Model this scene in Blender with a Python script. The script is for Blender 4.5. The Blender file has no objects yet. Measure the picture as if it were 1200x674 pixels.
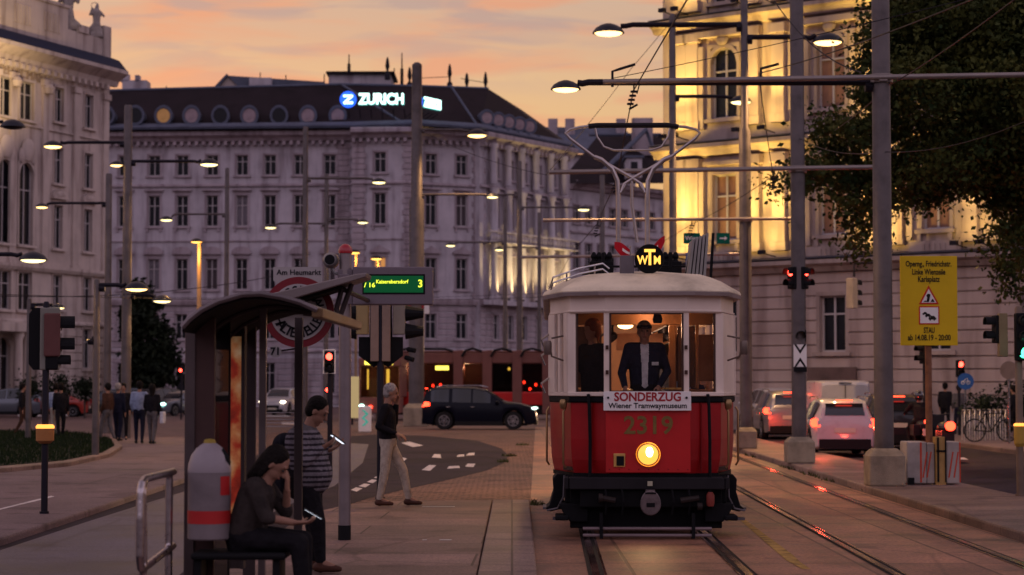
import bpy, bmesh, math, random
from mathutils import Vector, Matrix
random.seed(7)
R=math.radians; PI=math.pi
sc=bpy.context.scene
# ---------------- camera ----------------
F=2450.0; CH=1.78; TH=math.atan((452-337)/F)
cam=bpy.data.cameras.new('camera'); camo=bpy.data.objects.new('camera',cam)
sc.collection.objects.link(camo); sc.camera=camo
camo.location=(0,0,CH); camo.rotation_euler=(PI/2+TH,0,0)
cam.sensor_width=36; cam.lens=36*F/1200; cam.clip_start=.5; cam.clip_end=6000
cam.dof.use_dof=True; cam.dof.focus_distance=24.6; cam.dof.aperture_fstop=2.4
# ---------------- world, sun, exposure ----------------
w=bpy.data.worlds.new('World'); sc.world=w; w.use_nodes=True
nt=w.node_tree; nt.nodes.clear()
def N(nt,t,**k):
    n=nt.nodes.new(t)
    for a,b in k.items(): setattr(n,a,b)
    return n
def ramp(nt,stops,interp='LINEAR'):
    n=nt.nodes.new('ShaderNodeValToRGB'); e=n.color_ramp.elements; n.color_ramp.interpolation=interp
    while len(e)<len(stops): e.new(.5)
    for el,(p,c) in zip(e,stops): el.position=p; el.color=(c[0],c[1],c[2],1)
    return n
L=nt.links.new
tc=N(nt,'ShaderNodeTexCoord'); sp=N(nt,'ShaderNodeSeparateXYZ'); L(tc.outputs['Generated'],sp.inputs[0])
r1=ramp(nt,[(0,(.45,.27,.18)),(.06,(.62,.36,.17)),(.115,(.74,.46,.215)),(.145,(.70,.455,.26)),(.165,(.64,.40,.27)),(.19,(.58,.41,.31)),(.34,(.36,.28,.30)),(.6,(.24,.19,.27)),(1,(.15,.14,.23))])
L(sp.outputs['Z'],r1.inputs[0])
mp=N(nt,'ShaderNodeMapping'); mp.inputs['Scale'].default_value=(7,7,42); L(tc.outputs['Generated'],mp.inputs[0])
nz=N(nt,'ShaderNodeTexNoise'); nz.inputs['Scale'].default_value=1.6; nz.inputs['Detail'].default_value=5; nz.inputs['Distortion'].default_value=.4; L(mp.outputs[0],nz.inputs[0])
cr=ramp(nt,[(.44,(0,0,0)),(.60,(1,1,1))]); L(nz.outputs[0],cr.inputs[0])
mx=N(nt,'ShaderNodeMixRGB'); mx.inputs[2].default_value=(.74,.33,.20,1)
ml=N(nt,'ShaderNodeMath',operation='MULTIPLY'); ml.inputs[1].default_value=.95; L(cr.outputs[0],ml.inputs[0]); L(ml.outputs[0],mx.inputs[0]); L(r1.outputs[0],mx.inputs[1])
r2=ramp(nt,[(0,(.05,.035,.045)),(.12,(.09,.07,.09)),(.24,(1.10,.88,1.2)),(.55,(1.0,.82,1.12)),(1,(.2,.17,.27))]); L(sp.outputs['Z'],r2.inputs[0])
mr=N(nt,'ShaderNodeMapRange',interpolation_type='SMOOTHSTEP'); mr.inputs['From Min'].default_value=-.1; mr.inputs['From Max'].default_value=.85; L(sp.outputs['Y'],mr.inputs[0])
m2=N(nt,'ShaderNodeMixRGB'); L(mr.outputs[0],m2.inputs[0]); L(r2.outputs[0],m2.inputs[1]); L(mx.outputs[0],m2.inputs[2])
mp5=N(nt,'ShaderNodeMapping'); mp5.inputs['Scale'].default_value=(9,9,55); mp5.inputs['Location'].default_value=(3.1,1.7,.4); L(tc.outputs['Generated'],mp5.inputs[0])
nz5=N(nt,'ShaderNodeTexNoise'); nz5.inputs['Scale'].default_value=1.3; nz5.inputs['Detail'].default_value=6; nz5.inputs['Distortion'].default_value=.7; L(mp5.outputs[0],nz5.inputs[0])
cr5=ramp(nt,[(.47,(0,0,0)),(.60,(.8,.8,.8))]); L(nz5.outputs[0],cr5.inputs[0]); z5=ramp(nt,[(.135,(0,0,0)),(.17,(1,1,1))]); L(sp.outputs['Z'],z5.inputs[0])
f5=N(nt,'ShaderNodeMath',operation='MULTIPLY'); L(cr5.outputs[0],f5.inputs[0]); L(z5.outputs[0],f5.inputs[1])
m5=N(nt,'ShaderNodeMixRGB'); m5.inputs[2].default_value=(.42,.31,.30,1); L(f5.outputs[0],m5.inputs[0]); L(m2.outputs[0],m5.inputs[1])
b1=N(nt,'ShaderNodeBackground'); b1.inputs[1].default_value=.86; L(m5.outputs[0],b1.inputs[0])
sk=N(nt,'ShaderNodeTexSky',sky_type='NISHITA'); sk.sun_disc=False; sk.sun_elevation=R(.3); sk.sun_rotation=R(-12)
b2=N(nt,'ShaderNodeBackground'); b2.inputs[1].default_value=.05; L(sk.outputs[0],b2.inputs[0])
ad=N(nt,'ShaderNodeAddShader'); L(b1.outputs[0],ad.inputs[0]); L(b2.outputs[0],ad.inputs[1])
ow=N(nt,'ShaderNodeOutputWorld'); L(ad.outputs[0],ow.inputs[0])
sun=bpy.data.lights.new('sun','SUN'); sun.energy=.25; sun.angle=R(.5); sun.color=(1,.6,.35)
suno=bpy.data.objects.new('sun',sun); sc.collection.objects.link(suno); suno.rotation_euler=(R(88.8),0,R(180-12))
sc.view_settings.view_transform='Standard'; sc.view_settings.look='None'; sc.view_settings.exposure=0; sc.view_settings.gamma=1
sc.view_settings.use_curve_mapping=False
sc.cycles.use_denoising=True; sc.cycles.max_bounces=6; sc.cycles.transparent_max_bounces=16
sc.cycles.sample_clamp_indirect=4; sc.cycles.use_light_tree=True
try: sc.cycles.denoiser='OPENIMAGEDENOISE'
except Exception: pass
COL=sc.collection
# ---------------- helpers ----------------
def ray(px,py):
    a=px-600; b=337-py
    return Vector((a,F*math.cos(TH)-b*math.sin(TH),F*math.sin(TH)+b*math.cos(TH)))
def G(px,py,z=0.0):
    v=ray(px,py); t=(z-CH)/v.z; return (v.x*t,v.y*t)
def PP(px,py,d):
    v=ray(px,py); t=d/v.y; return Vector((v.x*t,d,CH+v.z*t))
def XZ(px,py,d):
    p=PP(px,py,d); return p.x,p.z
MATS={}
def mat(name,col,rough=.65,metal=0.,var=.18,scale=2.,bump=0.,bscale=60.,emit=0.,ecol=None,coat=0.,dirt=0.):
    if name in MATS: return MATS[name]
    m=bpy.data.materials.new(name); m.use_nodes=True; n=m.node_tree; b=n.nodes['Principled BSDF']
    b.inputs['Roughness'].default_value=rough; b.inputs['Metallic'].default_value=metal
    b.inputs['Specular IOR Level'].default_value=.5 if rough<.25 else (.06 if name.startswith('cloth') or 'leaf' in name or 'hair' in name else (.28 if rough<.5 else .12))
    if coat: b.inputs['Coat Weight'].default_value=coat; b.inputs['Coat Roughness'].default_value=.08
    t=N(n,'ShaderNodeTexCoord')
    if var>0:
        z=N(n,'ShaderNodeTexNoise'); z.inputs['Scale'].default_value=scale; z.inputs['Detail'].default_value=7; z.inputs['Roughness'].default_value=.62
        n.links.new(t.outputs['Object'],z.inputs[0])
        lo=[c*(1-var*1.6) for c in col]; hi=[min(1,c*(1+var)) for c in col]
        c=ramp(n,[(.3,lo),(.5,col),(.72,hi)]); n.links.new(z.outputs[0],c.inputs[0]); out=c.outputs[0]
        if 'plaster' in name or 'stone' in name or 'concrete' in name:
            mp_=N(n,'ShaderNodeMapping'); mp_.inputs['Scale'].default_value=(1.1,1.1,.12); n.links.new(t.outputs['Object'],mp_.inputs[0])
            z3=N(n,'ShaderNodeTexNoise'); z3.inputs['Scale'].default_value=1.4; z3.inputs['Detail'].default_value=8; n.links.new(mp_.outputs[0],z3.inputs[0])
            c3=ramp(n,[(.34,(.66,.62,.62)),(.5,(1,1,1)),(.75,(1.08,1.06,1.04))]); n.links.new(z3.outputs[0],c3.inputs[0])
            m3=N(n,'ShaderNodeMixRGB',blend_type='MULTIPLY'); m3.inputs[0].default_value=1; n.links.new(out,m3.inputs[1]); n.links.new(c3.outputs[0],m3.inputs[2]); out=m3.outputs[0]
        n.links.new(out,b.inputs['Base Color'])
        rr=N(n,'ShaderNodeMapRange'); rr.inputs['To Min'].default_value=max(.03,rough-.12); rr.inputs['To Max'].default_value=min(1,rough+.12); n.links.new(z.outputs[0],rr.inputs[0]); n.links.new(rr.outputs[0],b.inputs['Roughness'])
    else: b.inputs['Base Color'].default_value=(*col,1)
    if bump:
        z=N(n,'ShaderNodeTexNoise'); z.inputs['Scale'].default_value=bscale; z.inputs['Detail'].default_value=5; n.links.new(t.outputs['Object'],z.inputs[0])
        bp=N(n,'ShaderNodeBump'); bp.inputs['Strength'].default_value=bump; bp.inputs['Distance'].default_value=.02; n.links.new(z.outputs[0],bp.inputs['Height']); n.links.new(bp.outputs[0],b.inputs['Normal'])
    if emit:
        b.inputs['Emission Color'].default_value=(*(ecol or col),1); b.inputs['Emission Strength'].default_value=emit
    MATS[name]=m; return m
def glass(name,tint=(.8,.85,.85),refl=.12,alpha=.85,rough=.03):
    if name in MATS: return MATS[name]
    m=bpy.data.materials.new(name); m.use_nodes=True; n=m.node_tree; n.nodes.clear()
    o=N(n,'ShaderNodeOutputMaterial'); tr=N(n,'ShaderNodeBsdfTransparent'); tr.inputs[0].default_value=(*tint,1)
    g=N(n,'ShaderNodeBsdfGlossy'); g.inputs['Roughness'].default_value=rough; g.inputs[0].default_value=(.9,.9,.9,1)
    lw=N(n,'ShaderNodeLayerWeight'); lw.inputs[0].default_value=.12
    mr=N(n,'ShaderNodeMapRange'); mr.inputs['To Min'].default_value=refl; mr.inputs['To Max'].default_value=.45; n.links.new(lw.outputs['Facing'],mr.inputs[0])
    mix=N(n,'ShaderNodeMixShader'); n.links.new(mr.outputs[0],mix.inputs[0]); n.links.new(tr.outputs[0],mix.inputs[1]); n.links.new(g.outputs[0],mix.inputs[2]); n.links.new(mix.outputs[0],o.inputs[0])
    MATS[name]=m; return m
def emis(name,col,s): return mat(name,(.02,.02,.02),.5,var=0,emit=s,ecol=col)
class MB:
    def __init__(s): s.v=[]; s.f=[]; s.m=[]
    def add(s,vs,fs,mi=0,M=None):
        o=len(s.v)
        s.v+= [tuple(M@Vector(v)) for v in vs] if M is not None else [tuple(v) for v in vs]
        s.f+=[tuple(i+o for i in f) for f in fs]; s.m+=[mi]*len(fs); return s
    def bx(s,x0,x1,y0,y1,z0,z1,mi=0,M=None):
        return s.add([(x0,y0,z0),(x1,y0,z0),(x1,y1,z0),(x0,y1,z0),(x0,y0,z1),(x1,y0,z1),(x1,y1,z1),(x0,y1,z1)],
          [(0,3,2,1),(4,5,6,7),(0,1,5,4),(1,2,6,5),(2,3,7,6),(3,0,4,7)],mi,M)
    def loft(s,rings,mi=0,cap=True,M=None,closed=True):
        n=len(rings[0]); vs=[p for r in rings for p in r]; fs=[]
        for i in range(len(rings)-1):
            for j in range(n if closed else n-1):
                a=i*n+j; b=i*n+(j+1)%n; fs.append((a,b,b+n,a+n))
        if cap and closed: fs.append(tuple(range(n))[::-1]); fs.append(tuple((len(rings)-1)*n+j for j in range(n)))
        return s.add(vs,fs,mi,M)
    def tube(s,pts,r,n=8,mi=0,M=None):
        pts=[Vector(p) for p in pts]; k=len(pts); rs=r if isinstance(r,(list,tuple)) else [r]*k
        rings=[]; up=None
        for i,p in enumerate(pts):
            d=(pts[min(i+1,k-1)]-pts[max(i-1,0)])
            if d.length<1e-9: d=Vector((0,0,1))
            d.normalize()
            if up is None: up=Vector((0,0,1)) if abs(d.z)<.9 else Vector((1,0,0))
            a=d.cross(up)
            if a.length<1e-4: a=d.cross(Vector((1,0,0)))
            a.normalize(); b=d.cross(a).normalized(); up=(-b) if abs(b.dot(up))>.0 and (-b).dot(up)>0 else b
            rings.append([p+(a*math.cos(t)+b*math.sin(t))*rs[i] for t in [2*PI*j/n for j in range(n)]])
        return s.loft(rings,mi,True,M)
    def lathe(s,prof,c=(0,0,0),n=20,axis='z',mi=0,M=None):
        rings=[]
        for r,h in prof:
            q=[]
            for j in range(n):
                t=2*PI*j/n; a=r*math.cos(t); b=r*math.sin(t)
                q.append({'z':(c[0]+a,c[1]+b,c[2]+h),'y':(c[0]+a,c[1]+h,c[2]+b),'x':(c[0]+h,c[1]+a,c[2]+b)}[axis])
            rings.append(q)
        return s.loft(rings,mi,True,M)
    def prism(s,poly,a,b,plane='xz',mi=0,M=None):
        f={'xz':lambda u,v,t:(u,t,v),'yz':lambda u,v,t:(t,u,v),'xy':lambda u,v,t:(u,v,t)}[plane]
        return s.loft([[f(u,v,a) for u,v in poly],[f(u,v,b) for u,v in poly]],mi,True,M)
    def ell(s,c,r,n=12,k=8,mi=0,M=None):
        rings=[]
        for i in range(1,k):
            t=PI*i/k; rings.append([(c[0]+r[0]*math.sin(t)*math.cos(2*PI*j/n),c[1]+r[1]*math.sin(t)*math.sin(2*PI*j/n),c[2]+r[2]*math.cos(t)) for j in range(n)])
        return s.loft(rings,mi,True,M)
    def cap(s,p0,p1,r0,r1,n=10,mi=0,M=None):
        p0=Vector(p0); p1=Vector(p1); d=(p1-p0)
        if d.length<1e-5: d=Vector((0,0,1e-3)); p1=p0+d
        u=d.normalized(); pts=[]; rs=[]
        for t in (-.98,-.75,-.4): pts.append(p0+u*r0*t); rs.append(r0*math.sqrt(1-t*t))
        pts.append(p0); rs.append(r0); pts.append(p1); rs.append(r1)
        for t in (.4,.75,.98): pts.append(p1+u*r1*t); rs.append(r1*math.sqrt(1-t*t))
        return s.tube(pts,rs,n,mi,M)
    def quad(s,a,b,c,d,mi=0): return s.add([a,b,c,d],[(0,1,2,3)],mi)
    def mesh(s,name,mats,smooth=False):
        me=bpy.data.meshes.new(name); me.from_pydata(s.v,[],s.f); 
        if not isinstance(mats,(list,tuple)): mats=[mats]
        for m in mats: me.materials.append(m)
        if len(mats)>1: me.polygons.foreach_set('material_index',s.m)
        bm=bmesh.new(); bm.from_mesh(me); bmesh.ops.recalc_face_normals(bm,faces=bm.faces); bm.to_mesh(me); bm.free()
        if smooth:
            me.polygons.foreach_set('use_smooth',[True]*len(me.polygons)); me.set_sharp_from_angle(angle=R(smooth if smooth is not True else 40))
        me.update(); return me
    def build(s,name,mats,parent=None,smooth=False,bevel=0,loc=None,rz=0):
        o=bpy.data.objects.new(name,s.mesh(name,mats,smooth)); COL.objects.link(o)
        if parent: o.parent=parent
        if loc is not None: o.location=loc
        if rz: o.rotation_euler.z=rz
        if bevel:
            b=o.modifiers.new('bevel','BEVEL'); b.width=bevel; b.segments=2; b.limit_method='ANGLE'; b.angle_limit=R(40)
        return o
def tag(o,label=None,cat=None,group=None,kind=None):
    if label: o['label']=label
    if cat: o['category']=cat
    if group: o['group']=group
    if kind: o['kind']=kind
    return o
def T(name,label,cat,loc=(0,0,0),rz=0,group=None):
    o=bpy.data.objects.new(name,None); COL.objects.link(o); o.location=loc; o.rotation_euler.z=rz
    return tag(o,label,cat,group)
def cp(o,parent=None,loc=None):
    c=o.copy(); COL.objects.link(c)
    if parent: c.parent=parent
    if loc is not None: c.location=loc
    for ch in list(o.children): cp(ch,c)
    return c
def tmesh(s,size,bold=0,ext=.004,align='CENTER',sx=1):
    cu=bpy.data.curves.new('t','FONT'); cu.body=s; cu.size=size; cu.extrude=ext; cu.offset=bold*size; cu.align_x=align; cu.align_y='CENTER'; cu.resolution_u=3
    o=bpy.data.objects.new('t',cu); me=bpy.data.meshes.new_from_object(o); bpy.data.objects.remove(o); bpy.data.curves.remove(cu)
    if sx!=1: me.transform(Matrix.Scale(sx,4,(1,0,0)))
    return me
def text(s,size,m,parent,loc,rot=(PI/2,0,0),bold=0,ext=.004,align='CENTER',sx=1,name='lettering',fit=0):
    me=tmesh(s,size,bold,ext,align,sx)
    if fit: me.transform(Matrix.Scale(fit/(max(v.co.x for v in me.vertices)-min(v.co.x for v in me.vertices)),4,(1,0,0)))
    me.materials.clear(); me.materials.append(m)
    o=bpy.data.objects.new(name,me); COL.objects.link(o); o.parent=parent; o.location=loc; o.rotation_euler=rot
    return o
def light(kind,loc,energy,col,size=.1,rot=None,spot=None,parent=None,blend=.5,name='light'):
    l=bpy.data.lights.new(name,kind); l.energy=energy; l.color=col
    if kind!='SUN': l.shadow_soft_size=size
    if kind=='SPOT': l.spot_size=R(spot); l.spot_blend=blend
    o=bpy.data.objects.new(name,l); COL.objects.link(o); o.location=loc
    if rot: o.rotation_euler=rot
    if parent: o.parent=parent
    return o
WARM=(1,.56,.22)
# ---------------- materials ----------------
metal=mat('pole_grey',(.115,.098,.095),.5,.35,.22,2.2)
metalD=mat('dark_metal',(.018,.016,.022),.55,.3,.1)
steel=mat('steel',(.45,.43,.42),.25,1.,.15,8)
black=mat('black_rubber',(.008,.008,.009),.6,0,.1)
conc=mat('concrete',(.27,.22,.16),.85,0,.25,2.5,.4,50)
white=mat('white_enamel',(.75,.72,.68),.5,0,.06)
redp=mat('sign_red',(.32,.015,.02),.45,0,.1)
# ---------------- ground ----------------
def gmat(name,col,rough=.8,var=.3,brick=None,mort=None,bump=.3,wet=0,fine=45,bigs=.35):
    m=bpy.data.materials.new(name); m.use_nodes=True; n=m.node_tree; b=n.nodes['Principled BSDF']; l=n.links.new
    t=N(n,'ShaderNodeTexCoord')
    z1=N(n,'ShaderNodeTexNoise'); z1.inputs['Scale'].default_value=bigs; z1.inputs['Detail'].default_value=8; z1.inputs['Roughness'].default_value=.65; l(t.outputs['Object'],z1.inputs[0])
    z2=N(n,'ShaderNodeTexNoise'); z2.inputs['Scale'].default_value=fine; z2.inputs['Detail'].default_value=4; l(t.outputs['Object'],z2.inputs[0])
    c=ramp(n,[(.32,[x*(1-var*1.5) for x in col]),(.5,col),(.7,[x*(1+var) for x in col])]); l(z1.outputs[0],c.inputs[0])
    c2=ramp(n,[(.3,(.58,.58,.58)),(.7,(1.38,1.38,1.38))]); l(z2.outputs[0],c2.inputs[0])
    mu=N(n,'ShaderNodeMixRGB',blend_type='MULTIPLY'); mu.inputs[0].default_value=1; l(c.outputs[0],mu.inputs[1]); l(c2.outputs[0],mu.inputs[2]); out=mu.outputs[0]; h=z2.outputs[0]
    if brick:
        bw,bh,ms,off,rotz=brick
        mp=N(n,'ShaderNodeMapping'); mp.inputs['Rotation'].default_value[2]=rotz; l(t.outputs['Object'],mp.inputs[0])
        br=N(n,'ShaderNodeTexBrick'); br.offset=off; br.inputs['Scale'].default_value=1; br.inputs['Brick Width'].default_value=bw; br.inputs['Row Height'].default_value=bh; br.inputs['Mortar Size'].default_value=ms; br.inputs['Mortar Smooth'].default_value=.2
        br.inputs['Color1'].default_value=(.78,.78,.78,1); br.inputs['Color2'].default_value=(1.2,1.2,1.2,1); br.inputs['Mortar'].default_value=(*(mort or (.35,.35,.35)),1); l(mp.outputs[0],br.inputs[0])
        m2=N(n,'ShaderNodeMixRGB',blend_type='MULTIPLY'); m2.inputs[0].default_value=1; l(out,m2.inputs[1]); l(br.outputs['Color'],m2.inputs[2]); out=m2.outputs[0]
        ma=N(n,'ShaderNodeMath',operation='MULTIPLY_ADD'); l(br.outputs['Fac'],ma.inputs[0]); ma.inputs[1].default_value=-1.2; l(h,ma.inputs[2]); h=ma.outputs[0]
    vm=N(n,'ShaderNodeMixRGB'); vm.inputs[0].default_value=.12; l(t.outputs['Object'],vm.inputs[1]); l(z1.outputs['Color'],vm.inputs[2])
    vo=N(n,'ShaderNodeTexVoronoi',feature='DISTANCE_TO_EDGE'); vo.inputs['Scale'].default_value=.23; l(vm.outputs[0],vo.inputs[0]); vc=ramp(n,[(.0,(.62,.60,.60)),(.003,(.7,.68,.68)),(.007,(1,1,1))]); l(vo.outputs['Distance'],vc.inputs[0])
    z4=N(n,'ShaderNodeTexNoise'); z4.inputs['Scale'].default_value=1.1; z4.inputs['Detail'].default_value=3; l(t.outputs['Object'],z4.inputs[0]); c4=ramp(n,[(.36,(.58,.56,.58)),(.44,(1,1,1)),(.62,(1,1,1)),(.70,(1.22,1.18,1.12))]); l(z4.outputs[0],c4.inputs[0])
    for q_ in (vc,c4):
        m9=N(n,'ShaderNodeMixRGB',blend_type='MULTIPLY'); m9.inputs[0].default_value=.85; l(out,m9.inputs[1]); l(q_.outputs[0],m9.inputs[2]); out=m9.outputs[0]
    b.inputs['Specular IOR Level'].default_value=.05 if 'lane' in name else (.5 if 'trackbed' in name else .22)
    l(out,b.inputs['Base Color'])
    rr=N(n,'ShaderNodeMapRange'); rr.inputs['To Min'].default_value=rough-.2; rr.inputs['To Max'].default_value=min(1,rough+.15); l(z1.outputs[0],rr.inputs[0]); l(rr.outputs[0],b.inputs['Roughness'])
    bp=N(n,'ShaderNodeBump'); bp.inputs['Strength'].default_value=bump; bp.inputs['Distance'].default_value=.015; l(h,bp.inputs['Height']); l(bp.outputs[0],b.inputs['Normal'])
    MATS[name]=m; return m
asph=gmat('asphalt_brown',(.125,.078,.070),.72,.28)
lanem=gmat('asphalt_lane',(.034,.026,.034),.7,.35)
cobm=gmat('cobbles',(.22,.125,.10),.75,.3,(.30,.16,.03,.5,.3),(.25,.25,.25),bump=.8)
slabm=gmat('trackbed_slabs',(.245,.112,.064),.58,.45,(3.0,1.15,.02,.0,PI/2),(.4,.35,.33),fine=25,bigs=.8)
platm=gmat('platform_slabs',(.18,.112,.094),.66,.3,(2.2,1.4,.014,.35,0.02),(.35,.33,.33),bigs=.6)
kerbm=gmat('kerb_granite',(.185,.125,.106),.6,.22,(1.0,4,.012,0,PI/2),(.3,.3,.3),bigs=.9)
sidem=gmat('sidewalk_asphalt',(.15,.106,.108),.75,.25)
grassm=mat('grass',(.009,.014,.006),.9,0,.4,6,.6,90)
paintm=mat('road_paint',(.55,.50,.48),.7,0,.3,5)
yelm=mat('yellow_paint_worn',(.36,.22,.06),.7,0,.45,4)
ST='structure'
def sheet(name,pts,z,m,kind=ST):
    mb=MB(); mb.add([(x,y,z) for x,y in pts],[tuple(range(len(pts)))]); o=mb.build(name,m); return tag(o,kind=kind)
sheet('ground',[(-2500,-50),(2500,-50),(2500,4500),(-2500,4500)],0,asph)
lane=[G(*p) for p in [(0,632),(100,600),(160,580),(215,562),(280,540),(340,522),(400,512),(440,509.5),(500,511),(560,517),(588,526),(596,535),(590,543),(570,552),(520,564),(470,575),(430,585),(400,595)]]
sheet('bus_lane_road',[(-6.2,8)]+lane+[(-2.72,26),(-2.72,8)],.008,lanem)
streak=gmat('asphalt_sheen_grey',(.075,.066,.086),.5,.45)  # soft reflection along the lane, painted in as a paler asphalt colour
sheet('bus_lane_sheen_strip',[G(*p) for p in [(-160,760),(-60,690),(0,646),(100,613),(160,594),(215,577),(290,553),(350,534),(405,519.5),(432,521),(425,543),(392,570),(330,596),(262,632),(180,700),(120,760)]],.0095,streak)
cob=[G(*p) for p in [(622,588),(400,592),(440,500),(560,497),(612,500),(618,540)]]
cob=[(.30,31),(-2.9,31),(-9,62),(-9,88),(1.2,84),(.55,55)]
sheet('cobbled_apron',cob,.004,cobm)
TX=.01714
sheet('tram_trackbed',[(.1,8),(5.7,8),(6.15,90),(1.0,90),(.27,31)],.006,slabm)
rail=mat('rail_steel',(.45,.33,.29),.2,1.,.2,2); groove=mat('rail_groove',(.015,.012,.012),.8,0,.1)
def rail_track(x0):
    for s in (-1,1):
        for nm,a,b,z,m in (('rail',-.035,.035,.016,rail),('rail_groove',.036 if s<0 else -.075,.075 if s<0 else -.036,.0125,groove),('rail_guard',.078 if s<0 else -.1,.1 if s<0 else -.078,.015,rail),('rail_joint_seal',-.075 if s<0 else .036,-.036 if s<0 else .075,.011,groove)):
            mb=MB(); c=x0+s*.7175
            mb.add([(c+a+TX*8,8,z),(c+b+TX*8,8,z),(c+b+TX*130,130,z),(c+a+TX*130,130,z)],[(0,1,2,3)])
            tag(mb.build(nm,m),kind=ST)
rail_track(1.17); rail_track(3.99)
# yellow worn line between the tracks
a=[G(*p) for p in [(862,606),(868,606),(930,652),(938,660),(950,668),(940,668),(922,658)]]
sheet('yellow_road_line',a,.0105,yelm)
# platform
def slab(name,pts,z0,z1,m,bev=.02):
    mb=MB(); mb.prism(pts,z0,z1,'xy'); o=mb.build(name,m,bevel=bev); return tag(o,kind=ST)
slab('platform',[(-2.7,8),(-.345,8),(-.29,30.9),(-1.9,30.6),(-2.35,29.7),(-2.7,27.5)],-.1,.10,platm)
slab('platform_kerb',[(-.335,8),(.19,8),(.262,30.9),(-.28,30.9)],-.1,.104,kerbm)
mb=MB()
for (x0,x1,y) in ((495,533,594),(495,500,633),(515,529,633)):
    a=G(x0,y,.1); b=G(x1,y,.1); mb.bx(a[0],b[0],a[1]-.03,a[1]+.03,.101,.106)
tag(mb.build('platform_drain',mat('drain_metal',(.5,.5,.5),.4,.6)),kind=ST)
slab('traffic_island',[(5.68,8),(7.7,8),(7.75,75),(6.9,80),(6.2,75)],-.1,.12,kerbm,.03)
slab('sidewalk',[(-6.3,8)]+[G(x,y-1.5,.1) for x,y in [(0,632),(100,600),(160,580),(215,562),(280,540),(300,533)]]+[(-9.5,68),(-60,78),(-60,8)],-.1,.10,sidem,.03)
gr=[G(x,y,.2) for x,y in [(-260,560),(0,548),(80,541),(128,531),(143,522),(136,514),(110,508),(60,504),(-260,504)]]
slab('grass_kerb',gr,.05,.19,kerbm,.02)
cx=sum(p[0] for p in gr)/9; cy=sum(p[1] for p in gr)/9
gi=[(cx+(x-cx)*.93,cy+(y-cy)*.93) for x,y in gr]
slab('grass_bed',gi,.1,.20,grassm,0)
mb=MB()
xs=[p[0] for p in gi]; ys=[p[1] for p in gi]
def inside(x,y,P):
    c=False; j=len(P)-1
    for i in range(len(P)):
        if (P[i][1]>y)!=(P[j][1]>y) and x<(P[j][0]-P[i][0])*(y-P[i][1])/(P[j][1]-P[i][1])+P[i][0]: c=not c
        j=i
    return c
for i in range(26000):
    x=random.uniform(-22,max(xs)); y=random.uniform(min(ys),max(ys))
    if inside(x,y,gi):
        a=random.random()*6.28; h=random.uniform(.05,.13); d=.02
        mb.add([(x-d*math.cos(a),y-d*math.sin(a),.2),(x+d*math.cos(a),y+d*math.sin(a),.2),(x+random.uniform(-.04,.04),y,.2+h)],[(0,1,2)])
tag(mb.build('grass',mat('grass_blades',(.012,.022,.007),.8,0,.4,9)),label='short green grass on the raised kerbed bed',kind='stuff',cat='grass')
slab('far_sidewalk',[(13.3,8),(60,8),(60,70),(14.5,92),(8,97),(7.8,93),(13.0,80)],-.1,.12,sidem,.03)
road=sheet('right_road',[(7.72,8),(13.2,8),(12.9,80),(7.8,93),(7.78,60)],.005,lanem)
def marks(name,quads,z=.012,m=paintm):
    mb=MB()
    for q in quads: mb.add([(*G(x,y),z) for x,y in q],[(0,1,2,3)])
    tag(mb.build(name,m),kind=ST)
marks('lane_markings',[[(494,551.5),(503,545.5),(511,546),(504,552.5)],[(506,536.5),(509,532.6),(516,533),(517,537.5)],[(524,550),(526,547),(538,546.5),(539,549)],[(545,547.5),(548,544),(557,544),(555,548)],[(535,536),(537,533.5),(544,533),(544,535.5)],[(546,534.5),(549,531.5),(556,531),(556,534)],[(470,519.5),(480,518),(496,522.5),(484,524.5)],[(466,540),(471,536.5),(477,538),(472,542)],
 [(411,575),(417,572),(425,573),(418,577)],[(420,570.5),(427,567.5),(434,568.5),(428,572)],[(430,565.5),(436,562.5),(442,563.5),(437,567)],[(438,560.5),(443,558),(449,558.5),(445,562)]])
marks('road_line',[[(-10,607.5),(60,589),(64,590),(-10,609)],[(1090,541),(1130,541.5),(1135,544),(1092,543)],[(1060,553),(1100,554),(1104,556),(1062,555.5)]],.104)
marks('crossing_stripes',[[(x,486),(x+26,486),(x+30,488.5),(x+2,488.5)] for x in (20,70,215,262,310,360,408)]+[[(x,495),(x+40,495.5),(x+42,498),(x,497.5)] for x in (330,480,700)],.012)
# weeds along the kerbs
mb=MB(); 
for (px,py,n_) in ((925,549,60),(1010,573,50),(880,535,30),(950,557,40),(970,563,30),(597,535,90),(590,542,60),(612,522,60),(626,592,50)):
    x,y=G(px,py)
    for i in range(n_):
        a=random.random()*6.28; q=random.uniform(-.5,.5); xx=x+random.gauss(0,.08)+q*.02; yy=y+q*(2.2 if px>700 else .6); h=random.uniform(.03,.10)
        mb.add([(xx-.02*math.cos(a),yy-.02*math.sin(a),.01),(xx+.02*math.cos(a),yy+.02*math.sin(a),.01),(xx+random.uniform(-.06,.06),yy+random.uniform(-.05,.05),h)],[(0,1,2)])
tag(mb.build('weeds',mat('weeds',(.06,.065,.02),.8,0,.4,9)),label='low weeds growing in the cracks along the kerbs',kind='stuff',cat='weeds')

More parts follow.
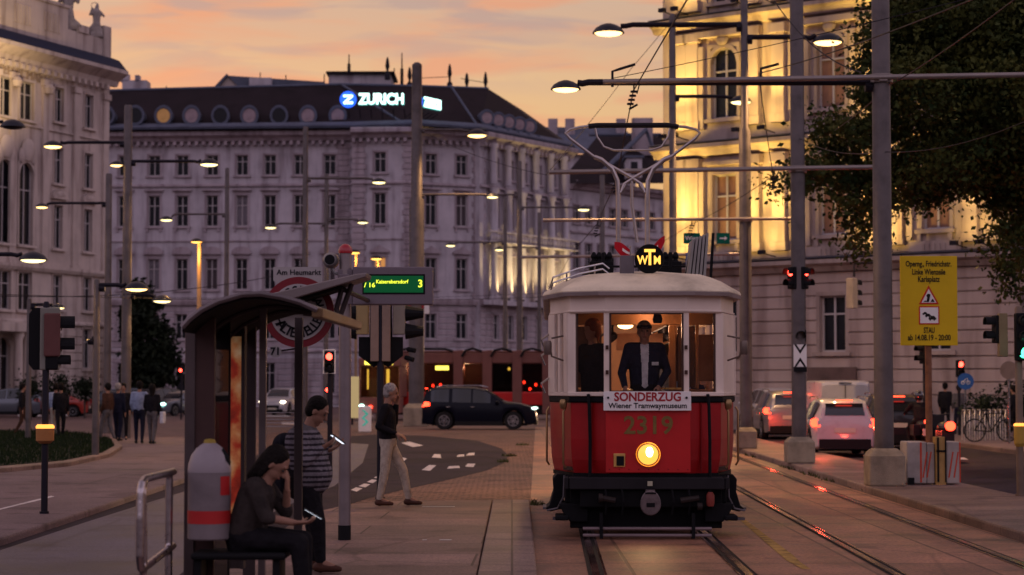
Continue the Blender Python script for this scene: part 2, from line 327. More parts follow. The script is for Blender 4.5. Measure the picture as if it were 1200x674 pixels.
# ---------------- facades ----------------
plZ=mat('plaster_mauve',(.46,.42,.45),.85,0,.16,.35,.15,20)
plZd=mat('plaster_trim',(.36,.30,.32),.85,0,.15,.6)
plL=mat('plaster_cream',(.50,.42,.38),.85,0,.14,.35,.15,20)
plR=mat('plaster_ochre',(.38,.30,.27),.85,0,.12,.4,.15,20)
plRd=mat('stone_trim_ochre',(.34,.27,.24),.85,0,.12,.8)
roofm=mat('roof_slate',(.018,.012,.015),.75,0,.3,.6,.3,12)
zinc=mat('zinc_grey',(.10,.11,.15),.6,.0,.15,1)
framew=mat('window_frame_white',(.42,.38,.38),.6,0,.05)
paneD=mat('window_pane_dark',(.008,.009,.014),.3,0,.3,.7)
paneW=mat('window_pane_lit',(.10,.05,.02),.3,0,.2,1,emit=.55,ecol=(1,.42,.12))
paneC=mat('window_pane_curtain',(.16,.14,.16),.3,0,.2,.8)
blind=mat('window_blind_brown',(.24,.13,.09),.5,0,.15,1)
def wall(parent,L,z0,z1,ops,m,depth=.3,name='wall'):
    us=sorted(set([0,L]+[round(a,4) for (c,zb,w_,h) in ops for a in (c-w_/2,c+w_/2)])); zs=sorted(set([z0,z1]+[round(a,4) for (c,zb,w_,h) in ops for a in (zb,zb+h)]))
    mb=MB()
    for i in range(len(us)-1):
        for j in range(len(zs)-1):
            uc=(us[i]+us[i+1])/2; zc=(zs[j]+zs[j+1])/2
            if us[i+1]-us[i]<1e-3 or any(abs(uc-c)<w_/2 and zb<zc<zb+h for c,zb,w_,h in ops): continue
            mb.quad((us[i],0,zs[j]),(us[i+1],0,zs[j]),(us[i+1],0,zs[j+1]),(us[i],0,zs[j+1]))
    for c,zb,w_,h in ops:
        a,b=c-w_/2,c+w_/2; t=zb+h
        mb.quad((a,0,zb),(a,depth,zb),(a,depth,t),(a,0,t)); mb.quad((b,0,zb),(b,depth,zb),(b,depth,t),(b,0,t))
        mb.quad((a,0,zb),(b,0,zb),(b,depth,zb),(a,depth,zb)); mb.quad((a,0,t),(b,0,t),(b,depth,t),(a,depth,t))
    mb.bx(0,L,.6,6.0,z0,z1-.05)
    mb.quad((0,0,z0),(0,.6,z0),(0,.6,z1),(0,0,z1)); mb.quad((L,0,z0),(L,.6,z0),(L,.6,z1),(L,0,z1)); mb.quad((0,0,z1),(L,0,z1),(L,.6,z1),(0,.6,z1))
    return mb.build(name,m,parent)
WP={}
def wproto(key,w_,h,style,trim,pane,bars=1):
    """window: surround + frame mesh, child pane; origin at sill centre"""
    k=(key,w_,h,style,trim.name,pane.name)
    if k in WP: return WP[k]
    a=w_/2; mb=MB(); s=.16
    if style!='plain':
        mb.bx(-a-s,-a-.004,-.06,-.002,0,h+s); mb.bx(a+.004,a+s,-.06,-.002,0,h+s); mb.bx(-a-s,a+s,-.075,-.003,h+.004,h+s)
        mb.bx(-a-s-.1,a+s+.1,-.2,-.004,-.16,-.01)
    if style in('shelf','tri','arc'): mb.bx(-a-s-.18,a+s+.18,-.28,-.005,h+s+.22,h+s+.36); mb.bx(-a-s,a+s,-.05,-.004,h+s+.01,h+s+.22)
    if style=='shelf':
        for q in (-1,1): mb.bx(q*(a+s*.5)-.08,q*(a+s*.5)+.08,-.18,-.006,-.45,-.17)
    if style=='tri': mb.prism([(-a-s-.18,h+s+.37),(a+s+.18,h+s+.37),(0,h+s+.85)],-.22,-.005)
    if style=='arc': mb.prism([(-(a+s+.18)*math.cos(PI*i/12),h+s+.37+.5*math.sin(PI*i/12)) for i in range(13)],-.22,-.005)
    if style=='round':
        n=14; r=a+s; 
        for i in range(n):
            t0=PI*i/n; t1=PI*(i+1)/n
            P=[(math.cos(t0)*(a+.0),h-a+math.sin(t0)*a),(math.cos(t0)*r,h-a+math.sin(t0)*r),(math.cos(t1)*r,h-a+math.sin(t1)*r),(math.cos(t1)*a,h-a+math.sin(t1)*a)]
            mb.prism(P,-.09,-.005)
        # spandrels that turn the square opening into an arch
        for q in (-1,1):
            P=[(q*a,h)]+[(q*a*math.cos(PI/2*i/8),h-a+a*math.sin(PI/2*i/8)) for i in range(9)]
            mb.prism(P,.002,.2)
    f=.07
    mb.bx(-a,-a+f,.16,.22,0,h,1); mb.bx(a-f,a,.16,.22,0,h,1); mb.bx(-a+f,a-f,.16,.22,0,f,1); mb.bx(-a+f,a-f,.16,.22,h-f,h,1)
    if bars: mb.bx(-.04,.04,.15,.215,f,h-f,1); mb.bx(-a+f,-.04,.155,.21,h*.66,h*.66+.07,1); mb.bx(.04,a-f,.155,.21,h*.66,h*.66+.07,1)
    fr=bpy.data.objects.new('window',mb.mesh('window',[trim,framew]))
    p=MB(); p.quad((-a,.235,0),(a,.235,0),(a,.235,h),(-a,.235,h))
    if pane is paneD: 
        q=MB(); q.quad((-a,.235,0),(a,.235,0),(a,.235,h),(-a,.235,h))
    pn=bpy.data.objects.new('pane',p.mesh('pane',pane)); pn.parent=fr
    WP[k]=fr; return fr
def addwin(parent,pr,u,zb):
    c=pr.copy(); COL.objects.link(c); c.parent=parent; c.location=(u,0,zb)
    for ch in pr.children:
        d=ch.copy(); COL.objects.link(d); d.parent=c
def seg_frame(A,B):
    v=Vector((B[0]-A[0],B[1]-A[1],0)); return v.length, math.atan2(v.y,v.x)
def u_of(px,A,B):
    s=(px-600)/F/math.cos(TH)*math.cos(TH)  # x = s*y (near the horizon)
    s=(px-600)/(F*math.cos(TH)); dx=B[0]-A[0]; dy=B[1]-A[1]
    t=(s*A[1]-A[0])/(dx-s*dy); return t*math.hypot(dx,dy)
def XD(px,d): return ((px-600)*d/F,d)
def cornice(parent,L,z,m,prof,dent=0,name='cornice',ends=.0):
    mb=MB(); mb.prism([(-y,zz+z) for y,zz in prof],-ends,L+ends,'yz')
    if dent:
        k=int(L/dent)
        for i in range(k): mb.bx(i*dent+.05,i*dent+dent*.5,-prof[1][0]-.22,-.0,z-.34,z-.02)
    return mb.build(name,m,parent)
BELT=[(-.0,0),(.22,0),(.22,.12),(.14,.24),(-.0,.24)]
CORN=[(-.0,0),(.35,0),(.55,.25),(.95,.45),(.95,.75),(.85,.85),(-.0,.85)]
def courses(parent,L,zs,ops,m,h=.42,name='rustication'):
    mb=MB()
    for z in zs:
        cuts=sorted((c-w_/2-.16,c+w_/2+.16) for c,zb,w_,hh in ops if zb-.1<z+h/2<zb+hh+.2)
        a=0
        for c0,c1 in cuts+[(L,L)]:
            if c0-a>.15: mb.bx(a,c0,-.07,-.001,z,z+h)
            a=c1
    return mb.build(name,m,parent,bevel=.02)
# ---------------- office building at the back (centre) ----------------
EZ=23.4; D0=175.; blind_d=mat('window_blind_drawn',(.07,.055,.06),.5,0,.2,1)
zb=T('corner_building','long mauve five storey corner block with dark mansard roof and lit name sign','building',(*XD(300,176),0))
org=Vector((*XD(300,176),0))
def frame(parent,A,B,porg,name='facade'):
    L_,a=seg_frame(A,B); o=bpy.data.objects.new(name,None); COL.objects.link(o); o.parent=parent; o.location=Vector((A[0],A[1],0))-porg; o.rotation_euler.z=a; return o,L_
A1,B1=XD(100,176.5),XD(412,175); A2,B2=XD(412,173.5),XD(490,173); A3,B3=XD(490,174.2),XD(562,176.5); A4,B4=XD(562,176),XD(668,189)
rows=[(19.5,1.7,'plain_s'),(15.2,2.6,'shelf'),(9.85,2.6,'arc'),(5.7,2.1,'square'),(1.1,2.6,'square')]
def zfac(A,B,pxs,st2='arc',lit=()):
    f,L_=frame(zb,A,B,org); ops=[]
    for i,px in enumerate(pxs):
        u=u_of(px,A,B)
        for j,(zz,h,stl) in enumerate(rows):
            w_=.98; ops.append((u,zz,w_,h)); s=st2 if stl=='arc' else ('square' if stl=='plain_s' else stl)
            pane=paneW if (px,j) in lit else random.choice([paneD]*7+[paneC,blind_d])
            addwin(f,wproto('z',w_,h,s,plZd,pane),u,zz)
    wall(f,L_,0,EZ,ops,plZ)
    cornice(f,L_,18.55,plZd,BELT); cornice(f,L_,13.9,plZd,[(0,0),(.12,0),(.12,.1),(0,.1)]); cornice(f,L_,8.55,plZd,[(0,0),(.3,0),(.4,.3),(.4,.5),(0,.5)]); cornice(f,L_,4.6,plZd,BELT)
    cornice(f,L_,22.35,plZd,CORN,dent=.62)
    courses(f,L_,[.2+.5*i for i in range(8)]+[5.0+.5*i for i in range(7)],ops,plZd,.4)
    return f,L_,ops
f1,L1,_=zfac(A1,B1,[112,145,180,213,248,283,316,351,386])
f2,L2,_=zfac(A2,B2,[445],'tri',{(445,2)})
f3,L3,_=zfac(A3,B3,[505,541],'tri')
f4,L4,o4=zfac(A4,B4,[581,598,614,631,648],'tri')
# quoins and engaged columns
for (A,B,px) in ((A1,B1,402),(A2,B2,420),(A2,B2,480),(A3,B3,569-8),(A3,B3,525)):
    L_,a=seg_frame(A,B); u=u_of(px,A,B); M=Matrix.Translation(Vector((A[0],A[1],0))-org)@Matrix.Rotation(a,4,'Z')
    if px==525: continue
    mb=MB()
    for i in range(36):
        wq=.62 if i%2 else .48; mb.bx(u-wq,u+wq,-.09,-.002,4.9+i*.48,4.9+i*.48+.42,0,M)
    mb.build('quoins',plZd,zb)
mb=MB(); L_,a=seg_frame(A4,B4); M=Matrix.Translation(Vector((A4[0],A4[1],0))-org)@Matrix.Rotation(a,4,'Z')
for px in (573,590,606,623,640,656):
    u=u_of(px,A4,B4); mb=MB(); mb.lathe([(.42,9.0),(.42,9.3),(.33,9.4),(.30,14.0),(.42,14.2),(.42,14.5),(.34,14.6),(.30,18.0),(.42,18.3),(.42,18.54)],(u,-.55,0),12,'z',0,M)
    mb.lathe([(.34,18.9),(.30,21.9),(.40,22.1),(.40,22.35)],(u,-.45,0),12,'z',0,M); mb.build('column',plZ,zb,smooth=True)
mb=MB(); mb.bx(0,L_,-1.0,-.42,8.6,9.0,0,M); mb.bx(0,L_,-1.0,-.42,13.9,14.0,0,M)
mb.build('balcony_slab',plZ,zb)
# balustrades
mb=MB()
for px in range(566,664,3):
    u=u_of(px,A4,B4); 
    for zz in (14.05,): mb.lathe([(.07,zz),(.12,zz+.3),(.05,zz+.7)],(u,-.9,0),6,'z',0,M)
mb.bx(0,L_,-1.0,-.8,14.75,14.88,0,M); mb.build('balustrade',plZ,zb)
# mansard roof
low=[Vector((*XD(100,176),0)),Vector((*XD(412,174.3),0)),Vector((*XD(490,172.8),0)),Vector((*XD(562,175.5),0)),Vector((*XD(672,189),0))]
upp=[PP(100,107,182),PP(400,99,180),PP(490,101,181),PP(572,104,184),PP(655,163,193)]
mid=[]
mb=MB(); n=len(low)
for i in range(n-1):
    a=low[i].copy(); b=low[i+1].copy(); a.z=b.z=EZ-.16
    mb.quad(a-org,b-org,upp[i+1]-org,upp[i]-org)
bk=[Vector((p.x+ (3 if i>2 else 0),p.y+14,p.z)) for i,p in enumerate(upp)]
for i in range(n-1): mb.quad(upp[i]-org,upp[i+1]-org,bk[i+1]-org,bk[i]-org)
roof=mb.build('roof',roofm,zb)
# gutter strip and ridge lines
mb=MB(); e=[Vector((p.x,p.y-.75,EZ+.05)) for p in low]; mb.tube([q-org for q in e],.16,6)
mb.tube([q-org for q in upp[:4]],.14,6); mb.tube([upp[1]-org,Vector((low[2].x-1.0,low[2].y,EZ))-org],.1,6); mb.tube([PP(528,100,180)-org,Vector((low[3].x,low[3].y,EZ))-org],.1,6)
mb.build('gutter',zinc,zb)
mb=MB()
for i in range(n-1):
    a,b=low[i],low[i+1]; mb.quad(Vector((a.x,a.y-.9,EZ-.12))-org,Vector((b.x,b.y-.9,EZ-.12))-org,Vector((b.x,b.y+.2,EZ+.5))-org,Vector((a.x,a.y+.2,EZ+.5))-org)
mb.build('eaves_flashing',zinc,zb)
# dormers (oval)
dm=MB()
dm.loft([[(.78*math.cos(t),0,1.0+.92*math.sin(t)) for t in [2*PI*j/18 for j in range(18)]],[(.6*math.cos(t),2.4,1.0+.6*math.sin(t)) for t in [2*PI*j/18 for j in range(18)]]],cap=True)
dm.loft([[(r*.9*math.cos(t),y,1.0+r*math.sin(t)) for t in [2*PI*j/18 for j in range(18)]] for r,y in ((.86,.0),(.86,-.1),(.66,-.1),(.66,.0))],cap=False)
dm.bx(-1.1,1.1,-.15,.5,-.25,.08)
dme=dm.mesh('dormer',zinc,True)
pn=MB(); pn.add([(.56*math.cos(t),-.02,1.0+.6*math.sin(t)) for t in [2*PI*j/18 for j in range(18)]],[tuple(range(18))])
pm={k:pn.mesh('pane',m) for k,m in (('o',mat('dormer_warm_glass',(.42,.22,.08),.15,.0,.2,emit=.10,ecol=(1,.5,.15))),('p',mat('dormer_pale_glass',(.30,.22,.24),.15,0,.2)),('d',paneD))}
for px,k in ((122,'d'),(157,'d'),(190,'o'),(223,'p'),(257,'d'),(291,'p'),(326,'d'),(360,'p'),(395,'p')):
    o=bpy.data.objects.new('dormer',dme); COL.objects.link(o); o.parent=zb; p=PP(px,146,175.0); o.location=Vector((p.x,175.6,EZ+.15))-org
    q=bpy.data.objects.new('pane',pm[k]); COL.objects.link(q); q.parent=o
for i,px in enumerate((570,583,595,607,619)):
    o=bpy.data.objects.new('dormer',dme); COL.objects.link(o); o.parent=zb; u=(px-562)/(672-562); p=low[3].lerp(low[4],u); o.location=Vector((p.x,p.y+.9,EZ+.4-.2*0))-org; o.rotation_euler.z=.35; o.scale=(.85,.85,.8)
    q=bpy.data.objects.new('pane',pm['p']); COL.objects.link(q); q.parent=o
# rooftop structures
def rbox(px0,px1,py0,py1,d,dep,m,name):
    a=PP(px0,py1,d)-org; b=PP(px1,py0,d)-org; mb=MB(); mb.bx(a.x,b.x,a.y,a.y+dep,a.z,b.z); return mb.build(name,m,zb)
rbox(385,458,86,101,184,5,plZ,'rooftop_house'); rbox(382,462,83.5,86,183.6,6,roofm,'rooftop_house_roof')
rbox(143,172,94,110,183,2,plZ,'chimney_block'); rbox(140,150,86,95,183,1.2,plZ,'chimney'); rbox(158,163,88,95,183,1,plZ,'chimney'); rbox(292,318,91,102,183,3,plZ,'chimney_block')
mb=MB(); a=PP(255,102,184)-org;b=PP(266,89,184)-org;c=PP(282,102,184)-org
mb.prism([(a.x,a.z),(b.x,b.z),(c.x,c.z)],a.y,a.y+1,'xz'); mb.build('gable',plL,zb)
mb=MB(); a=PP(255,101,183.8)-org;b=PP(266,88.5,183.8)-org;c=PP(380,96,183.8)-org;dd=PP(280,102,183.8)-org
mb.prism([(b.x,b.z),(c.x,c.z),(c.x,c.z-.5),(dd.x,dd.z)],a.y,a.y+5,'xz'); mb.prism([(a.x-.3,a.z-.1),(b.x,b.z+.15),(b.x,b.z-.1),(a.x,a.z-.2)],a.y-.2,a.y+4,'xz'); mb.build('gable_roof',zinc,zb)
def finial(px,py,top,d,r=.10):
    a=PP(px,py,d)-org; t=PP(px,top,d)-org; mb=MB(); h=t.z-a.z
    mb.lathe([(r*2.5,-.5),(r*2.5,.0),(r,.2),(r,.9 if h>3 else h*.3),(r*2.0,.35*h+.3),(r*1.2,.35*h+.9),(.04,.45*h+1),(.02,h)],(a.x,a.y,a.z),8); mb.build('finial',metalD,zb,smooth=True)
for px,py,tp,d in ((454,87,72,183),(527,98,76,183),(569,108,84,186),(547,104,92,185),(480,98,84,184)): finial(px,py,tp,d)
for px,py,tp in ((471,99,62),(409,86,64),(380,99,87),(305,92,85),(335,100,88),(195,107,101),(462,98,80)):
    a=PP(px,py,184)-org;t=PP(px,tp,184)-org; mb=MB(); mb.tube([a,t],[.1 if px in(471,409) else .05,.05],6)
    if px==471 or px==409: mb.tube([a,(a+t)/2],.16,6)
    mb.build('antenna',metalD,zb)
mb=MB(); mb.tube([PP(540,92,184)-org,PP(568,97,186)-org],.03,5); mb.build('aerial_wire',metalD,zb)
mb=MB(); mb.tube([PP(528,90,184)-org,PP(480,92,184)-org],.03,5); mb.build('aerial_wire',metalD,zb)
# illuminated name sign on the roof edge
sgw=emis('sign_white_light',(.62,1,.92),3.2); sgb=emis('sign_blue_light',(.02,.12,.9),1.7); sgc=emis('sign_cyan_edge',(.05,.55,.5),.8)
def sign(px0,px1,py,d,h,ang,parent,logo=True):
    a=PP(px0,py,d)-org; o=bpy.data.objects.new('name_sign',None); COL.objects.link(o); o.parent=parent; o.location=a; o.rotation_euler.z=ang
    r=h*.78; mb=MB(); mb.lathe([(r,0),(r,.12)],(0,0,0),28,'y'); mb.build('logo_disc',sgb,o)
    zt=MB(); q=r*.58
    zt.prism([(-q,q*.9),(q,q*.9),(q*.95,q*.55),(-q*.25,-q*.55),(q,-q*.5),(q*.95,-q*.95),(-q,-q*.95),(-q*.9,-q*.55),(q*.28,q*.5),(-q,q*.5)],-.06,-.01); zt.build('logo_letter',sgw,o)
    W=(px1-px0)*d/F/max(.3,math.cos(ang))
    me=tmesh('ZURICH',h*1.38,.03,.06); wd=max(v.co.x for v in me.vertices)-min(v.co.x for v in me.vertices); s=(W-r-.2)/wd
    me.transform(Matrix.Scale(s,4,(1,0,0))); me.materials.append(sgw); t=bpy.data.objects.new('sign_lettering',me); COL.objects.link(t); t.parent=o; t.location=(r+.2+(W-r-.2)/2,-.02,0); t.rotation_euler=(PI/2,0,0)
    me2=me.copy(); me2.materials.clear(); me2.materials.append(sgc); t2=bpy.data.objects.new('sign_letter_backing',me2); COL.objects.link(t2); t2.parent=o; t2.location=(r+.24+(W-r-.2)/2,.12,-.06); t2.rotation_euler=(PI/2,0,0)
    fr=MB(); fr.bx(-r,W,.2,.26,-h*.9,-h*.84); 
    for i in range(6): fr.tube([(W*i/5,.23,-h*.85),(W*i/5,1.4,-h*1.6)],.04,5)
    fr.build('sign_frame',metalD,o)
sign(408,474,116.5,172.2,.88,0,zb); sign(491,515,118.5,170.8,.80,R(60),zb)
# floodlit balcony windows on the wing: fixtures on the ledge
for px in (573,590,606,623,640,656):
    u=u_of(px,A4,B4); L_,a=seg_frame(A4,B4); M4=Matrix.Translation(Vector((A4[0],A4[1],0)))@Matrix.Rotation(a,4,'Z')
    p=M4@Vector((u+.72,-1.55,9.0)); fx=MB(); fx.bx(-.12,.12,-.08,.08,0,.14); fo=fx.build('floodlight',metalD,zb,loc=p-org)
    l=light('SPOT',p+Vector((0,-.1,.2)),1050,(1,.74,.32),.08,rot=(PI-R(24),0,a),spot=95,blend=.9); 

# ---------------- pale building on the left with statues ----------------
LC=Vector((-27.1,140,0)); dl=Vector((-.363,-.932,0)).normalized(); 
lbo=T('statue_building','cream palace front on the left with roof statues and balustrade','building',LC)
Ll=34.0; Lfar=LC+dl*Ll
fl,LL=frame(lbo,(Lfar.x,Lfar.y),(LC.x,LC.y),LC)
AL=(Lfar.x,Lfar.y); BL=(LC.x,LC.y)
rl=[(18.8,2.2,'square'),(14.8,2.3,'square'),(10.6,2.8,'shelf'),(6.7,2.2,'square'),(2.9,2.6,'square')]
ops=[]
for px in (102,67,-20,-62,-110):
    u=u_of(px,AL,BL)
    for j,(zz,h,s) in enumerate(rl):
        ops.append((u,zz,1.0,h)); addwin(fl,wproto('l',1.0,h,s if j!=2 else 'arc',plL,paneD),u,zz)
for px,w_ in ((29,1.5),(4,1.5)):
    u=u_of(px,AL,BL)
    for zz,h,s in ((18.5,2.4,'square'),(10.6,5.2,'round'),(6.5,2.4,'square'),(1.2,3.6,'round')): ops.append((u,zz,w_,h)); addwin(fl,wproto('lb',w_,h,s,plL,paneD),u,zz)
wall(fl,LL,0,23.2,ops,plL)
for px in (86,50,12,-8,-40,121):   # pilasters
    u=u_of(px,AL,BL); mbx=MB(); mbx.bx(u-.32,u+.32,-.16,-.002,9.6,20.9); mbx.bx(u-.42,u+.42,-.26,-.003,20.9,21.3); mbx.bx(u-.4,u+.4,-.24,-.003,9.3,9.6)
    if px in(50,12): mbx.lathe([(.3,.0),(.42,.35),(.2,.6)],(u,-.3,20.4),8)
    mbx.build('pilaster',plL,fl)
u0=LL-5.9
# roundel ornaments above arches
for px in (29,4):
    u=u_of(px,AL,BL); ob=MB(); ob.ell((u,-.15,16.6),(.7,.2,.75),10,8); ob.ell((u-.6,-.1,16.2),(.35,.15,.5),8,6); ob.ell((u+.6,-.1,16.2),(.35,.15,.5),8,6); ob.build('stucco_ornament',plL,fl,smooth=True)
for px in (68,102): 
    u=u_of(px,AL,BL); ob=MB(); ob.ell((u,-.12,14.1),(.8,.15,.3),10,6); ob.build('stucco_ornament',plL,fl,smooth=True)
cornice(fl,LL,9.0,plL,[(0,0),(.2,0),(.32,.2),(.32,.38),(0,.38)]); cornice(fl,LL,5.7,plL,BELT); cornice(fl,LL,18.1,plL,[(0,0),(.12,0),(.12,.12),(0,.12)])
cornice(fl,LL,21.9,plL,[(0,0),(.3,0),(.45,.35),(1.15,.8),(1.15,1.05),(0,1.05)],dent=.7,ends=.5); 
cornice(fl,LL,22.97,mat('copper_blue_roof',(.012,.018,.045),.6,.0),[(0,0),(1.1,0),(.5,.7),(0,.9)],name='eaves_roof',ends=.4)
courses(fl,LL,[.3+.52*i for i in range(10)],ops,plL,.44)
mbx=MB(); mbx.bx(0,LL-5.2,-.1,.5,23.8,26.3); mbx.bx(0,LL-5.0,-.2,.6,26.3,26.5); mbx.bx(LL-5.2,LL,0,.4,23.8,25.0); mbx.bx(LL-.9,LL,-.1,.5,23.8,25.9); mbx.bx(LL-3.9,LL-2.7,-.1,.5,25.0,25.5)
for i in range(14): mbx.bx(LL-6.3-i*.32-(i//6)*1.3,LL-6.15-i*.32-(i//6)*1.3,-.16,-.05,24.5,25.7)
mbx.build('parapet',plL,fl)
text('GESELLSCHAFT',.95,mat('carved_letters',(.30,.23,.19),.8),fl,(u_of(18,AL,BL),-.02,21.35),bold=.02,ext=.05)
# portico columns at ground
mbx=MB()
for px in (8,18,33,45): mbx.lathe([(.3,1),(.26,4.6),(.36,4.9),(.36,5.1)],(u_of(px,AL,BL),-.9,0),12)
mbx.bx(0,u_of(52,AL,BL),-1.4,-.002,5.1,5.65); mbx.build('portico',plL,fl,smooth=True)
light('SPOT',PP(-10,215,119),11000,(1,.72,.32),.3,rot=(R(108),0,R(35)),spot=50,blend=1)
light('SPOT',PP(20,140,118),9000,(1,.70,.34),.3,rot=(R(112),0,R(30)),spot=60,blend=1)
# ---------------- floodlit building on the right ----------------
RC=Vector((6.32,87,0)); AR=(6.32,87.0); dr=Vector((12.48,-10.4,0)).normalized(); LR=26.0
BR=(AR[0]+dr.x*LR,AR[1]+dr.y*LR)
rb=T('ochre_building','floodlit ochre palace facade on the right with tall pilasters behind the tree','building',RC)
fr_,L_=frame(rb,AR,BR,RC)
bays=[850,976,1098,1215,1330]; ops=[]
for i,px in enumerate(bays):
    u=u_of(px,AR,BR); 
    for (zz,h,w_,s,pn_) in ((12.7,2.9,1.25,'round',paneD if i==0 else blind),(7.7,2.7,1.15,'shelf',blind),(3.1,2.2,1.15,'square',paneD),(17.5,2.9,1.15,'square',paneD)):
        ops.append((u,zz,w_,h)); addwin(fr_,wproto('r',w_,h,s,plRd,pn_),u,zz)
wall(fr_,L_,0,24,ops,plR)
flo=[]
for px in (801,815,886,916,1022,1053,1140,1170,1262,1290):
    u=u_of(px,AR,BR); mb=MB()
    for z0,z1 in ((7.15,11.1),(12.3,16.3),(17.2,22)):
        mb.bx(u-.36,u+.36,-.30,-.002,z0,z0+.35); mb.prism([(u-.30,-.24),(u+.30,-.24),(u+.30,-.003),(u-.30,-.003)],z0+.35,z1-.4,'xy'); mb.bx(u-.40,u+.40,-.34,-.003,z1-.4,z1)
    flo.append(u); mb.build('pilaster',plR,fr_,bevel=.02)
for i,px in enumerate(bays):  # aedicule frames round the windows
    u=u_of(px,AR,BR); mb=MB()
    for q in(-1,1):
        mb.bx(u+q*1.05-.12,u+q*1.05+.12,-.2,-.004,12.3,15.7); mb.bx(u+q*1.05-.12,u+q*1.05+.12,-.2,-.004,7.3,10.6); mb.bx(u+q*.8-.04,u+q*.8+.04,-.12,-.004,16.9,20)
    mb.bx(u-1.25,u+1.25,-.36,-.004,16.05,16.3); mb.bx(u-1.1,u+1.1,-.16,-.005,11.7,12.25); mb.bx(u-1.1,u+1.1,-.16,-.005,6.75,7.25)
    mb.ell((u,-.15,15.95),(.3,.15,.28),8,6)
    for k in range(5): mb.bx(u-.5+k*.22,u-.42+k*.22,-.2,-.004,6.85,7.15)
    mb.build('window_aedicule',plRd,fr_)
PR=[(0,0),(.25,0),(.4,.2),(.62,.3),(.62,.46),(0,.5)]
cornice(fr_,L_,16.45,plRd,PR,ends=.3); cornice(fr_,L_,11.2,plRd,PR,ends=.3); cornice(fr_,L_,6.25,plRd,PR,ends=.3); cornice(fr_,L_,22.2,plRd,CORN,dent=.7)
dk=mat('ledge_flashing',(.06,.06,.08),.5,.4)
for z in (16.96,11.71,6.76): 
    mb=MB(); mb.prism([(-.64,z-.0),(-.64,z+.03),(-.02,z+.14),(-.02,z)],-.31,L_,'yz'); mb.build('ledge_flashing',dk,fr_)
courses(fr_,L_,[1.45+.485*i for i in range(10)],ops,plR,.42); mb=MB(); mb.bx(0,L_,-.14,-.001,0,1.35); mb.build('plinth',mat('plinth_stone',(.26,.21,.20),.8),fr_)
mb=MB(); u=u_of(976,AR,BR); mb.bx(u-1.1,u+1.1,-.17,-.004,1.5,2.5)
mb.build('cellar_grille',mat('grille_brown',(.12,.08,.07),.6),fr_)
aR=math.atan2(dr.y,dr.x); MR=Matrix.Translation(RC)@Matrix.Rotation(aR,4,'Z')
fx=MB(); fx.bx(-.14,.14,-.09,.09,0,.16); fx.tube([(0,.08,.04),(0,1.0,-.05)],.025,6); fme=fx.mesh('floodlight',metalD)
for i,u in enumerate(flo):
    for z,pw in ((6.95,430),(11.9,330),(17.1,260)):
        p=Vector((u,-1.45,z)); o=bpy.data.objects.new('floodlight',fme); COL.objects.link(o); o.parent=fr_; o.location=p
        if i>7 and z>12: continue
        k=1.0 if i<6 else .5
        light('SPOT',MR@(p+Vector((0,.02,.2))),pw*k*.75,(1,.65,.14),.1,rot=(PI-R(46),0,aR),spot=120,blend=1); light('SPOT',MR@(p+Vector((0,.02,.2))),pw*k*4.0,(1,.65,.14),.1,rot=(PI-R(22),0,aR),spot=50,blend=1)

# ---------------- far street block between the two ----------------
fb=T('far_gabled_block','dark violet block far down the street with steep gabled roof','building',(*XD(715,215),0)); fo=Vector((*XD(715,215),0))
AF,BF=XD(668,210),XD(800,224); ff,LF=frame(fb,AF,BF,fo); ops=[]
for i,px in enumerate((676,690,704,718,732,748,764,780)):
    u=u_of(px,AF,BF)
    for zz,h,s in ((18.2,1.8,'square'),(13.6,2.6,'square'),(9.2,2.6,'arc'),(4.6,2.4,'square')): ops.append((u,zz,1.0,h)); addwin(ff,wproto('z',1.0,h,s,plZd,paneD),u,zz)
wall(ff,LF,0,22.2,ops,plZ); cornice(ff,LF,21.6,plZd,CORN); cornice(ff,LF,17.2,plZd,BELT); cornice(ff,LF,12.2,plZd,BELT)
mb=MB()
def Q(px,py,d): return PP(px,py,d)-fo
mb.quad(Q(655,215,207),Q(803,215,221),Q(775,160,228),Q(700,160,222)); mb.quad(Q(700,160,222),Q(775,160,228),Q(790,200,245),Q(680,200,240)); mb.build('roof',roofm,fb)
mb=MB(); mb.tube([Q(705,203,214),Q(757,152,221),Q(775,200,218)],.28,6); mb.tube([Q(690,158,225),Q(775,158,226)],.2,6); mb.build('roof_ridge',zinc,fb)
mb=MB(); a=Q(734,208,212); mb.bx(a.x,a.x+1.6,a.y,a.y+4,a.z,a.z+2.0); mb.build('dormer',plZ,fb); mb=MB(); mb.bx(a.x+.45,a.x+1.15,a.y-.05,a.y,a.z+.3,a.z+1.6); mb.build('window',paneD,fb)
mb=MB(); mb.bx(a.x-.2,a.x+1.8,a.y-.2,a.y+4,a.z+2,a.z+2.25); mb.build('dormer_roof',zinc,fb)
a=Q(752,160,222); mb=MB(); mb.bx(a.x-1,a.x+1.2,a.y,a.y+1.5,a.z-2,a.z+2.0); mb.build('chimney',plZd,fb)
fb2=T('far_blue_roofed_block','low dark block with blue grey roof beyond the wing of the corner block','building',(*XD(690,260),0)); fo=Vector((*XD(690,260),0))
mb=MB(); a=Q(640,470,260); b=Q(745,195,260); mb.bx(a.x,b.x,0,12,0,b.z+1.5); mb.build('wall',plZ,fb2)
mb=MB(); p0,p1,p2,p3=Q(620,180,259),Q(760,180,259),Q(730,149,266),Q(640,149,266); mb.quad(p0,p1,p2,p3); mb.quad(p3,p2,Q(760,180,275),Q(620,180,275)); mb.build('roof',zinc,fb2)
mb=MB(); 
for px in (648,668,728): mb=MB(); a=Q(px,150,264); mb.bx(a.x-.6,a.x+.6,a.y,a.y+1,a.z-1,a.z+1.2); mb.build('chimney',plZd,fb2)

